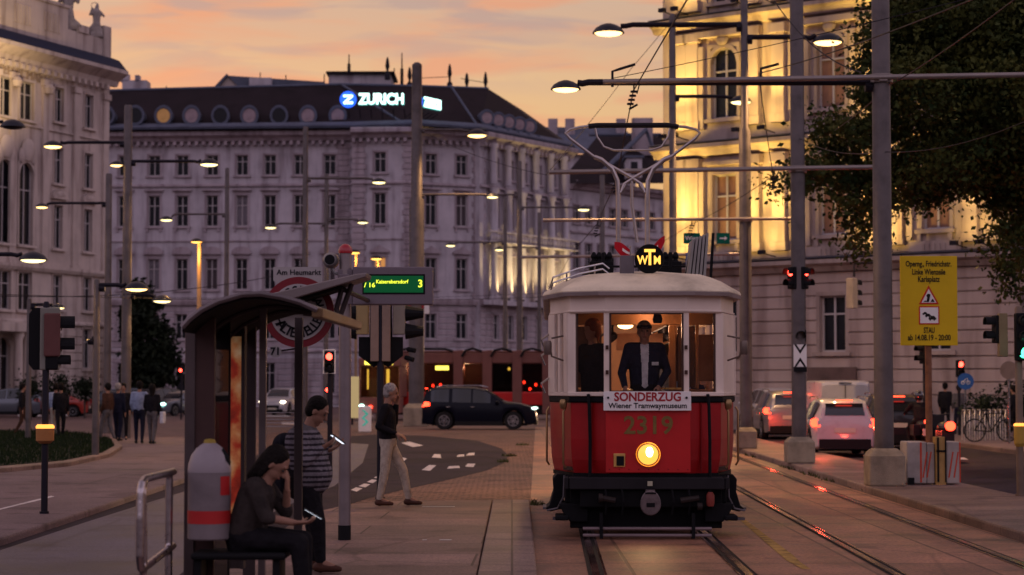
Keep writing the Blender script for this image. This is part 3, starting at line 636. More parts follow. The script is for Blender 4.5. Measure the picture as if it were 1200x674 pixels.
# ---------------- roof statues ----------------
def remesh(mb,name,vox,mats,parent=None,smooth=4,assign=None):
    me=mb.mesh('t',mats[0]); o=bpy.data.objects.new('t',me); COL.objects.link(o)
    m=o.modifiers.new('r','REMESH'); m.mode='VOXEL'; m.voxel_size=vox; m.use_smooth_shade=True
    s=o.modifiers.new('s','SMOOTH'); s.factor=.5; s.iterations=smooth
    dg=bpy.context.evaluated_depsgraph_get(); dg.update(); n=bpy.data.meshes.new_from_object(o.evaluated_get(dg)); bpy.data.objects.remove(o); bpy.data.meshes.remove(me)
    n.name=name; n.materials.clear()
    for m_ in mats: n.materials.append(m_)
    n.polygons.foreach_set('use_smooth',[True]*len(n.polygons))
    if assign:
        for p in n.polygons: p.material_index=assign(p.center)
    r=bpy.data.objects.new(name,n); COL.objects.link(r)
    if parent: r.parent=parent
    return r
stone=mat('statue_stone',(.30,.26,.24),.8,0,.2,2)
def statue(px,py,d,h,v,label):
    t=T('roof_statue',label,'statue',PP(px,py,d),.3,'statues on the palace roof'); k=h/1.8; mb=MB(); c=lambda a,b,r,s:mb.cap([x*k for x in a],[x*k for x in b],r*k,s*k)
    c((0,0,.1),(0,0,.9),.34,.2); c((.0,0,.9),(0,0,1.35),.22,.24); c((0,0,1.4),(.02,0,1.5),.1,.09); mb.ell((.02*k,0,1.66*k),(.12*k,.13*k,.15*k))
    c((.2,0,1.38),(.42,0,1.15),.09,.08); c((-.2,0,1.38),(-.38,-.05,1.2),.09,.08)
    if v==0: c((.42,0,1.15),(.5,-.05,1.55),.07,.06); c((-.38,0,1.2),(-.5,0,.8),.08,.06); c((0,-.1,.3),(-.6,-.2,.05),.2,.12); c((.2,-.1,.3),(.5,-.2,.1),.14,.08)
    else: c((-.38,0,1.2),(-.25,0,1.6),.07,.06); mb.tube([(k*(-.1+.22*math.cos(a)),0,k*(1.72+.2*math.sin(a))) for a in [i*PI/6 for i in range(13)]],.04*k,6); c((-.1,0,.5),(-.6,0,.05),.24,.14); c((.2,-.1,.3),(.2,-.2,.0),.16,.12)
    mb.bx(-.35*k,.35*k,-.3*k,.3*k,-.1*k,.12*k)
    remesh(mb,'figure',.05*k,[stone],t,3); return t
statue(80,33,136.5,2.7,0,'weathered stone statue on the parapet left of the corner, arm raised'); statue(113,42,139,2.1,1,'weathered stone statue at the roof corner holding a wreath')
for px,lb in ((45,'stone urn on the parapet beside the statues'),(8,'stone urn on the parapet at the left edge of the photo')):
    t=T('roof_urn',lb,'urn',PP(px,15 if px>20 else 7,133 if px>20 else 130),0,'urns on the palace parapet'); mb=MB(); mb.lathe([(.45,0),(.5,.15),(.2,.3),(.25,.45),(.5,.7),(.55,.95),(.35,1.05),(.4,1.15),(.15,1.35),(.02,1.5)],(0,0,0),14); mb.build('urn_body',stone,t,smooth=True)

# ---------------- poles, luminaires, span arms ----------------
lens=emis('lamp_lens',(1,.60,.22),4.2); lensG=emis('lamp_lens_greenish',(1,.80,.36),3.2); sodium=emis('sodium_lens',(1,.45,.08),4.0)
shade=mat('lamp_shade',(.022,.022,.03),.4,.2,.1)
NL=[0]
def luminaire(p,wd,parent,lm=lens,pw=0,n=None,col=WARM):
    r=wd/2; mb=MB(); mb.lathe([(r,0),(r*.98,r*.08),(r*.8,r*.32),(r*.5,r*.5),(r*.2,r*.6),(r*.08,r*.62)],p,20); o=mb.build('lamp_shade',shade,parent,smooth=True)
    mb=MB(); mb.lathe([(r*.86,.0),(r*.7,-r*.1),(r*.35,-r*.17),(.01,-r*.19)],p,20); mb.build('lamp_lens',lm,o,smooth=True)
    if pw: 
        wp=parent.matrix_world@Vector(p) if False else Vector(parent.location)+Vector(p)
        light('SPOT',wp-Vector((0,0,r*.25)),pw,col,.12,rot=(0,0,0),spot=155,blend=.6)
def pole(px,d,top,r0,r1,label,lamps=(),base=None,group='tall street lamp poles',z0=0,arm_r=.05,X=None,name='lamp_post',cat='lamp post',mt=None,step=None):
    x=XD(px,d)[0] if X is None else X; t=T(name,label,cat,(x,d,z0),0,group)
    zt=PP(px,top,d).z-z0; mb=MB()
    if step: zs=PP(px,step,d).z-z0; mb.lathe([(r0,0),(r0*.97,zs),(r1*1.15,zs+.12),(r1,zt),(r1*.5,zt+.1)],(0,0,0),16)
    else: mb.lathe([(r0,0),(r1,zt),(r1*.8,zt+.05)],(0,0,0),16)
    mb.build('pole',mt or metal,t,smooth=True)
    if base:
        bw,bh=base; mb=MB(); mb.loft([[(sx*w_,sy*w_,z) for sx,sy in ((-1,-1),(1,-1),(1,1),(-1,1))] for w_,z in ((bw,0),(bw,bh*.8),(bw*.8,bh*.93),(bw*.62,bh))]); mb.build('concrete_base',conc,t,bevel=.03)
    for (lx,ly,wpx,ay,*opt) in lamps:
        a=PP(lx,ly,d)-t.location; ar=PP(lx,ay,d).z-z0; wd=wpx*d/F; q=1 if a.x>0 else -1
        mb=MB(); mb.tube([(q*r1*.5,0,ar),(a.x-q*wd*.75,0,ar),(a.x-q*wd*.55,0,ar-.04*wd),(a.x-q*wd*.38,0,a.z+wd*.22)],arm_r,8)
        mb.tube([(q*r1,0,ar-.08),(q*(r1+.12),0,ar-.08)],arm_r*1.6,8); mb.build('arm',metalD if d<80 else metal,t,smooth=True)
        luminaire((a.x,0,a.z),wd,t,(opt[0] if opt else lens),opt[1] if len(opt)>1 else 0)
    return t
# right-hand row on the traffic island
P1=pole(1035,34.9,-70,.165,.15,'thick grey pole nearest on the island, left of the yellow notice',base=(.30,.62),z0=.12,group='grey tram poles on the island',lamps=[(663,105,36,96.5,lens,1200)],arm_r=.055,name='tram_pole',cat='pole')
P2=pole(936,45.2,-80,.165,.145,'grey pole on the island with red and white tram signals',base=(.30,.56),z0=.12,group='grey tram poles on the island',name='tram_pole',cat='pole')
P3=pole(874,55.6,-90,.165,.09,'stepped grey pole on the island just right of the old tram',base=(.26,.56),z0=.12,group='grey tram poles on the island',lamps=[(713,39,38,29,lens,2200),(970,50,38,43.5,lens,3600)],step=155,arm_r=.07,name='tram_pole',cat='pole')
P4=pole(789,70,20,.17,.11,'slim grey pole rising behind the roof of the old tram',z0=0,group='grey tram poles on the island',lamps=[(868,120,27,113,lensG,2200)],step=300,arm_r=.06,name='tram_pole',cat='pole')
# span arms that carry the wires
def span(t,d,px0,py0,px1,py1,r,label_name='span_arm',m=None):
    a=PP(px0,py0,d)-t.location; b=PP(px1,py1,d)-t.location; a.y=b.y=-.2; mb=MB(); mb.tube([a,b],r,10)
    c=(a.z+b.z)/2; zc=a.z+(b.z-a.z)*(0-a.x)/(b.x-a.x); mb.lathe([(.2,-.07),(.2,.07)],(0,0,zc),14); mb.bx(-.07,.07,-.22,0,zc-.06,zc+.06)
    return mb.build(label_name,m or metal,t,smooth=True)
rodw=mat('span_tube',(.26,.22,.20),.4,.5,.1)
span(P1,34.9,706,98,1420,86,.045,m=rodw); span(P2,45.2,643,203,1022,197,.05,m=rodw); span(P3,55.6,636,259,930,257,.045,m=rodw); span(P4,70,610,302,865,298,.05,m=rodw)
def insul(t,p,k=1):
    mb=MB(); mb.tube([(p[0],p[1],p[2]),(p[0],p[1]-.0,p[2]-.12*k)],.015,6)
    for i in range(4): mb.lathe([(.02,-.03),(.05*k,-.03),(.05*k,.0),(.02,.0)],(p[0]-.02*i,p[1],p[2]-.13*k-.06*i*k),10)
    mb.tube([(p[0]-.08,p[1],p[2]-.40*k),(p[0]+.06,p[1],p[2]-.33*k)],.02,6)
    mb.tube([(p[0]+.1,p[1],p[2]-.02),(p[0]+.05,p[1],p[2]-.2)],.012,6); mb.build('insulator',metalD,t,smooth=True)
for t,d,px,py in ((P1,34.9,742,98),(P2,45.2,906,199),(P2,45.2,722,202),(P3,55.6,700,258),(P3,55.6,810,258)):
    a=PP(px,py,d)-t.location; insul(t,(a.x,-.2,a.z),1.15)
mb=MB(); a=PP(717,97,34.9)-P1.location; mb.tube([(a.x,-.2,a.z-.1),(a.x,-.2,a.z+.16),(a.x+.12,-.2,a.z+.2),(a.x+.38,-.2,a.z+.28)],.025,6); mb.build('clamp',metalD,P1); mb=MB(); b=PP(890,91,34.9)-P1.location; mb.tube([(b.x,-.2,b.z-.08),(b.x,-.2,b.z+.12),(b.x+.3,-.2,b.z+.2)],.025,6); mb.build('clamp',metalD,P1)
# overhead wires
def wire(pts,r,label,m=metalD,sag=.0):
    P=[Vector(p) for p in pts]; Q_=[]
    for i in range(len(P)-1):
        for k in range(12):
            t=k/12; q=P[i].lerp(P[i+1],t); q.z-=sag*4*t*(1-t); Q_.append(q)
    Q_.append(P[-1]); mb=MB(); mb.tube(Q_,r,5); return tag(mb.build('overhead_wire',m),label,'wire','overhead tram wires')
def at(px,py,d): return PP(px,py,d)
wire([at(812,-12,24),at(742,107,34.9),at(722,212,45.2),at(700,262,55.6),at(668,300,70),at(652,330,100)],.011,'contact wire above the old tram running down the street')
wire([at(1150,-5,19),at(889,86,34.9),at(906,206,45.2),at(812,262,55.6),at(740,300,70)],.009,'contact wire over the empty track beside the island',sag=.06)
wire([at(1192,-3,24),at(1046,98,34.9),at(968,160,52),at(900,212,75)],.010,'diagonal wire crossing in front of the tree and nearest pole',sag=.04)
wire([at(1220,134,27),at(1035,178,34.9),at(936,162,45.2)],.008,'thin guy wire sagging from the tree side to the poles',sag=.15)
wire([at(717,92,34.9),at(1200,-18,30)],.007,'thin stay wire rising to the upper right from the long arm',sag=.05)
wire([at(640,205,45),at(740,80,60),at(810,-6,75)],.010,'faint stay wire across the pink sky',sag=.05)
for a,b,l in (((0,347,60),(330,322,70),'wire low across the left building'),((-5,345,60),(700,345,110),'long level wire in front of the corner block'),((130,347,90),(660,342,130),'lower level wire near the shelter roof'),((488,150,92),(640,205,80),'wire from the big central pole to the street arms'),((905,-2,40),(1010,85,34.9),'short wire at the top between the island poles')):
    wire([at(*a),at(*b)],.012,l,sag=.25)
# left and centre rows
pole(148,67,125,.17,.13,'lamp post at the tip of the grass bed with four lamps',[(62,172,24,167,lens,350),(245,193,24,189,lensG,350),(137,194,18,190,lens),(190,353,24,345,lensG,160)])
pole(126,78,205,.15,.12,'lamp post directly left of the dark round tree with one lamp',[(49,243,16,238,lens,200)])
pole(265,98,198,.14,.10,'slim post in front of the corner block left of the shelter roof peak',[(195,258,16,251,lensG,200)])
pole(357,82,150,.14,.10,'orange tinted post behind the stop sign with one lamp to the right',[(444,214,18,209,lensG,250)])
pole(382,100,205,.12,.09,'slim post behind the stop sign with lamps on both sides',[(317,267,15,262,lensG,180),(425,261,14,257,lensG,180)])
pole(488,92,76,.34,.22,'tallest thick post in the middle, right of the green display',[(559,159,26,152,lens,1500),(577,231,15,228,lensG,150),(419,215,3,214)][:2],base=(.55,1.0),step=235)
pole(609,112,190,.18,.12,'tall slim post in front of the floodlit balcony windows',[(684,246,16,243,lensG,200),(577,231,16,228,lensG,200)])
pole(592,118,232,.14,.10,'thin post left of the floodlit balcony windows',[(528,288,13,284,lensG,150)])
pole(632,128,250,.14,.10,'thin post between the floodlit windows and the old tram',[(585,293,12,290,lensG)])
pole(706,120,206,.16,.14,'plain post seen below the current collector of the old tram',[])
pole(113,48.4,330,.085,.07,'low dark post at the edge of the grass with small lamps',[(160,339,30,334,lens,90),(105,398,8,396,lens)],group='low lamp posts by the grass',z0=.1)
pole(34,62,352,.085,.07,'low dark post in the grass at the far left',[(68,361,17,357,lensG,50)],group='low lamp posts by the grass',z0=.1)
pole(-62,48,290,.09,.08,'lamp post just outside the left edge whose lamp reaches into view',[(39,305,34,298,lensG,140)],group='low lamp posts by the grass',z0=.1)
pole(-70,60,135,.12,.1,'tall lamp post beyond the left edge with one dark lamp head',[(15,149,30,142,shade)],z0=.1)
def lantern(px,d,py,h,label):
    t=pole(px,d,py,.09,.07,label,group='small post lanterns with orange light',mt=mat('ochre_pole',(.30,.2,.12),.5,.2)); a=PP(px,py,d); r=7.5*d/F
    luminaire((-.1,0,a.z-.02),r*2,t,sodium); light('POINT',(a.x-.1,d-.5,a.z-.4),120,(1,.5,.12),.1)
lantern(233,70,283,0,'small lantern on an orange lit post left of the shelter roof'); lantern(443,105,303,0,'small orange lantern just above the green display'); lantern(417,120,296,0,'small orange lantern beside the red capped pole')
# ---------------- vintage tram ----------------
tram=T('vintage_tram','old red and white tram with lit headlamp facing the viewer on the near track','tram',(1.5625,24.3,0),-.0171); tram.scale=(.965,.965,.965)
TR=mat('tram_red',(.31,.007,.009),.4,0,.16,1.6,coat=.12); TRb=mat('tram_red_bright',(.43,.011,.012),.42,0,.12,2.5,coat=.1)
TW=mat('tram_cream',(.72,.60,.50),.5,0,.07,1.5,coat=.2); TB=mat('tram_black',(.006,.006,.007),.7,.0,.3); TBm=mat('tram_beam',(.018,.016,.018),.6,.1,.2)
roofc=mat('roof_canvas',(.70,.59,.42),.75,0,.22,1.5,.3,30); brass=mat('brass',(.75,.48,.16),.28,1.,.1); wood=mat('interior_wood',(.20,.09,.04),.45,0,.3,2); woodl=mat('interior_wood_light',(.34,.17,.09),.45,0,.25,2)
TL=10.4
def plan(k=1,off=0,y0=0):
    h=[(.485,0),(.91,.22),(1.15,1.25),(1.15,TL-1.25),(.91,TL-.22),(.485,TL)]
    p=h+[(-x,y) for x,y in h[::-1]]
    out=[]
    for x,y in p:
        sx=(abs(x)+off)*(1 if x>0 else -1)*k; sy=TL/2+(y-TL/2)*(1+2*off/TL)
        out.append((sx,sy))
    return out
mb=MB(); mb.loft([[(x,y,z) for x,y in plan(1,o)] for z,o in ((.76,-.05),(.95,-.012),(1.2,0),(1.64,0))],cap=False); mb.build('lower_body',TR,tram,bevel=.012)
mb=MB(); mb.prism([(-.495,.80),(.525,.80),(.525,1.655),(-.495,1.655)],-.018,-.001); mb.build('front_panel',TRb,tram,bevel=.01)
mb=MB(); mb.loft([[(x,y,z) for x,y in plan(1,o)] for z,o in ((1.64,.012),(1.655,.02),(1.70,.02),(1.712,.012))],cap=False); mb.loft([[(x,y,z) for x,y in plan(1,o)] for z,o in ((.74,-.03),(.79,-.03))],cap=False); mb.build('waist_moulding',TB,tram)
mb=MB(); mb.loft([[(x,y,z) for x,y in plan(1,o)] for z,o in ((1.712,.0),(1.72,.03),(1.765,.03),(1.77,-.03))],cap=False)
mb.loft([[(x,y,z) for x,y in plan(1,o)] for z,o in ((2.72,-.03),(2.722,.005),(2.94,.005))],cap=False)
mb.loft([[(x,y,z) for x,y in plan(1,o)] for z,o in ((2.735,.006),(2.735,.02),(2.76,.02),(2.76,.006))],cap=False)
# window posts
def post(x,y,w_,dp,a=0): 
    M=Matrix.Translation((x,y,0))@Matrix.Rotation(a,4,'Z'); mb.bx(-w_/2,w_/2,-.012,dp,1.76,2.73,0,M)
for e in(0,1):
    for s in (-1,1):
        Y=lambda y:(y if e==0 else TL-y); fl_=1 if e==0 else -1
        post(s*.47,Y(.02),.085,.05*fl_ if e==0 else -.05,0)
        if e==0:
            post(s*.895,.235,.11,.05,s*.5)
            M=Matrix.Translation((s*.93,.27,0))@Matrix.Rotation(s*math.atan2(1.03,.24),4,'Z')
            # door side panels of the platform
            if s>0: mb.bx(0,.98,-.012,.03,1.76,2.73,0,M)
            else:
                for a,b in ((-.18,0),(-.48,-.36),(-.98,-.66)): mb.bx(a,b,-.03,.012,1.76,2.73,0,M)
for s in(-1,1):
    for y in (1.27,2.7,4.1,5.5,6.9,8.3,9.13): mb.bx(s*1.15-.03,s*1.15+.03,y-.07,y+.07,1.76,2.73)
mb.build('upper_body',TW,tram,bevel=.006)
# roof
mb=MB(); rings=[]
for z,o,k in ((2.94,.03,1),(2.945,.085,1),(2.985,.10,1),(3.02,.085,1),(3.05,.04,1)): rings.append([(x,y,z) for x,y in plan(1,o)])
def inner(ky,kx,z): return [(x*kx,TL/2+(y-TL/2)*ky,z) for x,y in plan(1,.0)]
for ky,kx,z in ((.985,.955,3.11),(.962,.88,3.17),(.93,.75,3.215),(.88,.56,3.24),(.82,.36,3.27),(.76,.15,3.28)): rings.append(inner(ky,kx,z))
mb.loft(rings); mb.build('roof',roofc,tram,smooth=35)
mb=MB(); mb.loft([[(x,y,z) for x,y in plan(1,o)] for z,o in ((2.935,.02),(2.93,.09),(2.972,.106),(2.98,.09))],cap=False); mb.build('roof_gutter',mat('gutter_grey',(.30,.25,.24),.6,0,.2),tram)
# glass
gl=glass('tram_glass',(.92,.88,.85),.035)
def pane_(x0,y0,x1,y1,z0=1.765,z1=2.72,par=tram,nm='windscreen'):
    g=MB(); g.quad((x0,y0,z0),(x1,y1,z0),(x1,y1,z1),(x0,y0,z1)); return g.build(nm,gl,par)
pane_(-.43,.03,.43,.03); pane_(.50,.045,.86,.235,nm='side_screen'); pane_(-.86,.235,-.50,.045,nm='side_screen')
for s in(-1,1):
    ys=(1.34,2.63,4.03,5.43,6.83,8.23); 
    for i,y in enumerate(ys): g=MB(); y2=(2.63,4.03,5.43,6.83,8.23,9.06)[i]; g.quad((s*1.15,y+.0,1.77),(s*1.15,y2,1.77),(s*1.15,y2,2.72),(s*1.15,y,2.72)); g.build('side_window',gl,tram)
mb=MB()
for s in (-1,1):
    for y in (.0,):
        mb.bx(s*.435-.012,s*.435+.012,.0,.045,1.77,2.72); mb.bx(s*.50-.01,s*.50+.012,.035,.07,1.77,2.72)
    for z in (1.98,2.28): mb.bx(s*.475-.018,s*.475+.018,-.03,-.005,z,z+.05)
    mb.bx(s*.83-.01,s*.83+.012,.2,.24,1.77,2.72)
mb.bx(-.43,.43,.0,.04,2.705,2.722); mb.bx(-.43,.43,0,.04,1.762,1.785); mb.build('window_beading',mat('beading_dark_wood',(.05,.02,.012),.4),tram)
# interior
mb=MB(); mb.bx(-1.0,1.0,.3,TL-.3,.82,.86); mb.build('floor',mat('interior_floor',(.08,.05,.035),.7),tram)
mb=MB(); mb.loft([[(x*.97,y,zz) for x,y,_z in inner(.98,.95,0)] for zz in (2.86,2.87)]); mb.build('ceiling',mat('interior_ceiling',(.55,.40,.24),.6),tram)
mb=MB()
mb.bx(-1.08,-.42,1.55,1.60,.86,1.8); mb.bx(.38,1.08,1.55,1.60,.86,1.8); mb.bx(-1.08,1.08,1.55,1.60,2.62,2.86); mb.bx(-.47,-.38,1.54,1.61,.86,2.62); mb.bx(.36,.45,1.54,1.61,.86,2.62); mb.bx(-1.08,-.98,1.54,1.61,1.8,2.62); mb.bx(.98,1.08,1.54,1.61,1.8,2.62); mb.bx(.70,.74,1.54,1.6,1.8,2.62)
mb.bx(-1.1,-1.04,1.6,TL-1.5,.86,1.75); mb.bx(1.04,1.1,1.6,TL-1.5,.86,1.75); mb.bx(-1.08,1.08,TL-1.7,TL-1.64,.86,2.86)
mb.bx(.42,.98,1.62,1.64,1.9,2.5)
mb.build('bulkhead',woodl,tram,bevel=.008)
mb=MB(); mb.bx(-.96,-.50,1.565,1.575,1.82,2.6); mb.build('bulkhead_window',mat('bulkhead_glass',(.10,.05,.035),.2,0,.3,3),tram)
mb=MB(); mb.bx(.47,.69,1.565,1.575,1.82,2.6); mb.build('bulkhead_window',MATS['bulkhead_glass'],tram)
mb=MB(); mb.bx(-.30,.30,1.9,1.93,2.30,2.52); mb.bx(.12,.30,1.9,1.93,1.7,2.30); mb.build('notice_panel',mat('panel_pinkish',(.5,.30,.24),.6,0,.2,3),tram)
mb=MB()
for i,y in enumerate((2.2,3.2,4.2,5.2)):
    for s in (-1,1): mb=MB(); mb.bx(s*.75-.3,s*.75+.3,y,y+.4,1.15,1.22); mb.bx(s*.75-.3,s*.75+.3,y+.38,y+.43,1.2,1.72); mb.build('seat',wood,tram,bevel=.02)
mb=MB()
for s in(-1,1):
    mb.tube([(s*.35,1.7,2.62),(s*.35,8,2.62)],.014,6)
    for y in [1.7+.28*i for i in range(9)]:
        mb.tube([(s*.35,y,2.62),(s*.35,y,2.53)],.008,5); mb.tube([(s*.35+.05*math.sin(a),y,2.48+.05*math.cos(a)) for a in [i*PI/5 for i in range(11)]],.011,5)
mb.build('hand_straps',metalD,tram)
lampi=emis('interior_lamp',(1,.62,.25),6)
for y in (2.4,4.6,6.8): 
    m_=MB(); m_.ell((0,y,2.76),(.12,.12,.05)); m_.build('ceiling_lamp',lampi,tram,smooth=True)
Mt=Matrix.Translation(tram.location)@Matrix.Rotation(-.0171,4,'Z')@Matrix.Scale(.965,4)
for y,e in ((2.4,26),(4.6,40),(6.8,40)): light('POINT',Mt@Vector((0,y,2.62)),e,(1,.58,.34),.08)
light('POINT',Mt@Vector((.1,1.3,2.72)),5,(1,.52,.25),.05)
# controller desk in the cab
mb=MB(); mb.lathe([(.17,.86),(.17,1.62),(.19,1.66),(.19,1.70)],(-.28,.42,0),16); mb.build('controller',brass,tram,smooth=True)
mb=MB(); mb.tube([(-.28,.42,1.72),(-.28,.42,1.79),(-.12,.50,1.79)],.015,6); mb.lathe([(.012,1.2),(.012,1.80)],(.33,.4,0),8); mb.lathe([(.17,1.80),(.17,1.82)],(.33,.4,0),16); mb.build('control_handles',brass,tram,smooth=True)
mb=MB(); mb.lathe([(.05,0),(.06,.05),(.04,.12)],(.14,.12,2.60),10); mb.build('cab_gauge',TB,tram,smooth=True)
# headlamp, number, sign board
mb=MB(); mb.lathe([(.135,-.035),(.148,-.05),(.148,-.015),(.13,0)],(.015,-.0,1.02),28,'y'); hl=mb.build('headlamp',brass,tram,smooth=True)
mb=MB(); mb.lathe([(.02,-.07),(.08,-.06),(.122,-.036)],(.015,0,1.02),24,'y'); mb.build('headlamp_glass',mat('headlamp_amber',(.3,.12,.02),.2,0,.0,emit=1.7,ecol=(1,.42,.06)),hl,smooth=True)
mb=MB(); mb.ell((.03,-.07,1.05),(.042,.016,.062),12,8); mb.build('headlamp_bulb',emis('headlamp_bulb',(1,.82,.5),14),hl,smooth=True)
light('SPOT',Mt@Vector((.015,-.12,1.02)),20,(1,.6,.25),.06,rot=(R(78),0,PI-.017),spot=110,blend=.9)
gold=mat('number_gold',(.19,.12,.035),.4,.3,.15,20)
text('2319',.30,gold,tram,(.02,-.022,1.36),bold=.018,ext=.003)
bd=T('x','x','x'); bpy.data.objects.remove(bd)
mb=MB(); mb.bx(-.52,.53,-.07,-.055,1.545,1.775); sb=mb.build('sign_board',white,tram,bevel=.004)
text('SONDERZUG',.145,redp,sb,(.01,-.0725,1.706),bold=.028,ext=.002,fit=.80); text('Wiener Tramwaymuseum',.088,mat('sign_ink',(.02,.02,.02),.5,0,0),sb,(.01,-.0725,1.603),bold=.018,ext=.002,fit=.94)
mb=MB(); 
for s in(-1,1): mb.lathe([(.015,-.085),(.015,-.05)],(s*.47+.005,0,1.70),8,'y')
mb.build('sign_bolts',TB,sb)
mb=MB(); mb.bx(-.40,-.26,-.035,-.019,.87,1.03); so=mb.build('socket_plate',brass,tram,bevel=.004); mb=MB(); mb.bx(-.365,-.275,-.06,-.03,.885,1.0); mb.build('socket_cover',TB,so,bevel=.005)
mb=MB()
for x in (-.66,.66): mb.bx(x-.006,x+.006,.06,.11,.80,1.64)
for z in (.84,1.61):
    for i in range(9): mb.ell((-.45+i*.1175,-.0185,z),(.008,.006,.008),6,4)
mb.build('panel_rivets',mat('rivet_red',(.16,.006,.008),.5,0,.1),tram)
# hanging cables
mb=MB()
for x,z1,y in ((-.70,.60,.07),(.74,.45,.08)):
    mb.tube([(x,y-.02,1.74),(x+.01,y-.06,1.6),(x+.02,y-.05,1.2),(x+.015,y-.07,z1)],.020,8)
mb.build('brake_cable',TB,tram,smooth=True)
mb=MB(); mb.lathe([(.04,.40),(.05,.44),(.05,.53),(.03,.57)],(.76,-.0,0),10); mb.build('cable_plug',mat('plug_red',(.2,.04,.03),.5),tram,smooth=True)
# handrails, mirrors, marker lamps
mb=MB()
for s in (-1,1):
    for (x,y) in ((.97,.27),(1.17,1.18)): mb=MB(); mb.tube([(s*x,y-.02,.85),(s*(x+.03),y-.03,.9),(s*(x+.03),y-.03,1.53),(s*x,y-.02,1.58)],.014,8); mb.build('grab_handle',mat('brass_dull',(.30,.19,.09),.4,.9,.15),tram,smooth=True)
    mb=MB(); mb.lathe([(.03,1.56),(.045,1.6),(.045,1.66),(.03,1.68)],(s*1.0,.24,0),8); mb.build('marker_lamp',MATS['brass_dull'],tram,smooth=True)
pass
for s in (-1,1):
    mb=MB(); mb.tube([(s*1.0,.3,2.15),(s*1.14,.22,2.2),(s*1.17,.2,2.36)],.012,6); mb.tube([(s*1.0,.3,2.45),(s*1.14,.22,2.42)],.012,6); mb.lathe([(.04,2.22),(.05,2.25),(.05,2.36),(.04,2.39)],(s*1.19,.2,0),12); mb.build('mirror',mat('mirror_dull',(.16,.12,.10),.45,.6),tram,smooth=True)
mb=MB()
for z in (2.5,2.3,1.95): mb.tube([(-1.16,1.2,z),(-1.27,1.1,z-.08),(-1.22,1.1,z-.2)],.014,6)
mb.build('door_latches',steel,tram)
# under-body
mb=MB(); mb.bx(-.93,.93,-.03,.25,.60,.745); mb.bx(-.99,-.935,.0,.6,.6,.745); mb.bx(.935,.99,.0,.6,.6,.745); mb.build('buffer_beam',TBm,tram,bevel=.012)
mb=MB(); mb.bx(-.98,.98,.3,TL-.3,.42,.76); mb.bx(-.92,.92,.24,.32,.12,.62); mb.bx(-.8,.8,.05,.3,.38,.6)
for s in(-1,1):
    mb.loft([[(s*1.08,y,.76),(s*1.13,y,.70),(s*1.12,y,.55),(s*1.17,y,.38),(s*1.22,y,.34),(s*1.16,y,.30),(s*1.0,y,.34),(s*.98,y,.76)] for y in (.55,1.35)])
    mb.loft([[(s*x,y,z) for x,y in ((.7,.15),(w_,.15),(w_,.9),(.7,.9))] for w_,z in ((1.06,.42),(1.0,.30),(.92,.20))])
    mb.bx(s*1.02-.08,s*1.02+.08,.1,.6,.22,.28)
mb.build('underframe',TB,tram,bevel=.015)
mb=MB()
for s in(-1,1):
    mb.bx(s*1.12-.13,s*1.12+.13,.62,1.25,.325,.35); mb.bx(s*1.08-.05,s*1.08+.14,.5,.7,.20,.23); mb.tube([(s*.99,.2,.76),(s*1.0,.2,.5),(s*1.07,.25,.36),(s*1.2,.3,.33)],.012,6)
mb.build('step_edge',mat('worn_step_metal',(.12,.11,.12),.45,.5),tram)
mb=MB()
for z in (.135,.055): mb.tube([(-.77,-.06,z),(.77,-.06,z)],.021,8)
mb.build('lifeguard_bars',mat('worn_bar',(.20,.15,.15),.5,.3),tram,smooth=True)
mb=MB()
for x in (-.55,.55): mb=MB(); mb.bx(x-.02,x+.02,-.10,.2,.02,.32); mb.build('lifeguard_bracket',TB,tram)
for x in (-.5,-.3,.3,.5): mb=MB(); mb.tube([(x,-.02,.6),(x+.02,-.04,.45),(x,-.0,.3)],.014,6); mb.build('air_pipe',TB,tram)
mb=MB(); mb.loft([[(.035+r*(.95*math.sin(a)),y,.43+(.17 if math.cos(a)>0 else .13)*math.cos(a)*(r/.13)) for a in [2*PI*j/24 for j in range(24)]] for y,r in ((-.14,.115),(-.16,.13),(-.19,.13),(-.2,.12))]); mb.bx(-.02,.09,-.14,.0,.52,.60); cpad=mb.build('coupling_pad',mat('coupling_iron',(.14,.11,.11),.5,.4,.3,8),tram,smooth=35)
mb=MB(); mb.bx(-.015,.085,-.206,-.2,.40,.45); mb.bx(-.03,.10,-.206,-.2,.555,.575); mb.build('coupling_slot',TB,cpad)
mb=MB(); mb.bx(.005,.065,-.06,-.032,.645,.70); mb.build('shackle_plate',mat('shackle_pale',(.45,.42,.3),.5),tram)
mb=MB(); mb.tube([(-.55,-.05,.50),(-.38,-.07,.47)],.035,8); mb.lathe([(.06,0),(.05,.05)],(-.58,-.05,.50),10,'x'); mb.build('brake_hose',mat('hose_brown',(.025,.018,.016),.5),tram,smooth=True); mb=MB(); mb.tube([(.40,-.06,.47),(.62,-.05,.50)],.035,8); mb.lathe([(.05,0),(.045,.06)],(.6,-.06,.40),10,'x'); mb.build('brake_hose',mat('hose_brown',(.07,.05,.045),.5),tram,smooth=True)
for y in (3.7,6.7):
    for s in(-1,1):
        mb=MB(); mb.lathe([(.40,-.06),(.41,-.03),(.39,.02),(.39,.06)],(s*.72,y,.405),24,'x'); mb.build('wheel',TBm,tram,smooth=True)
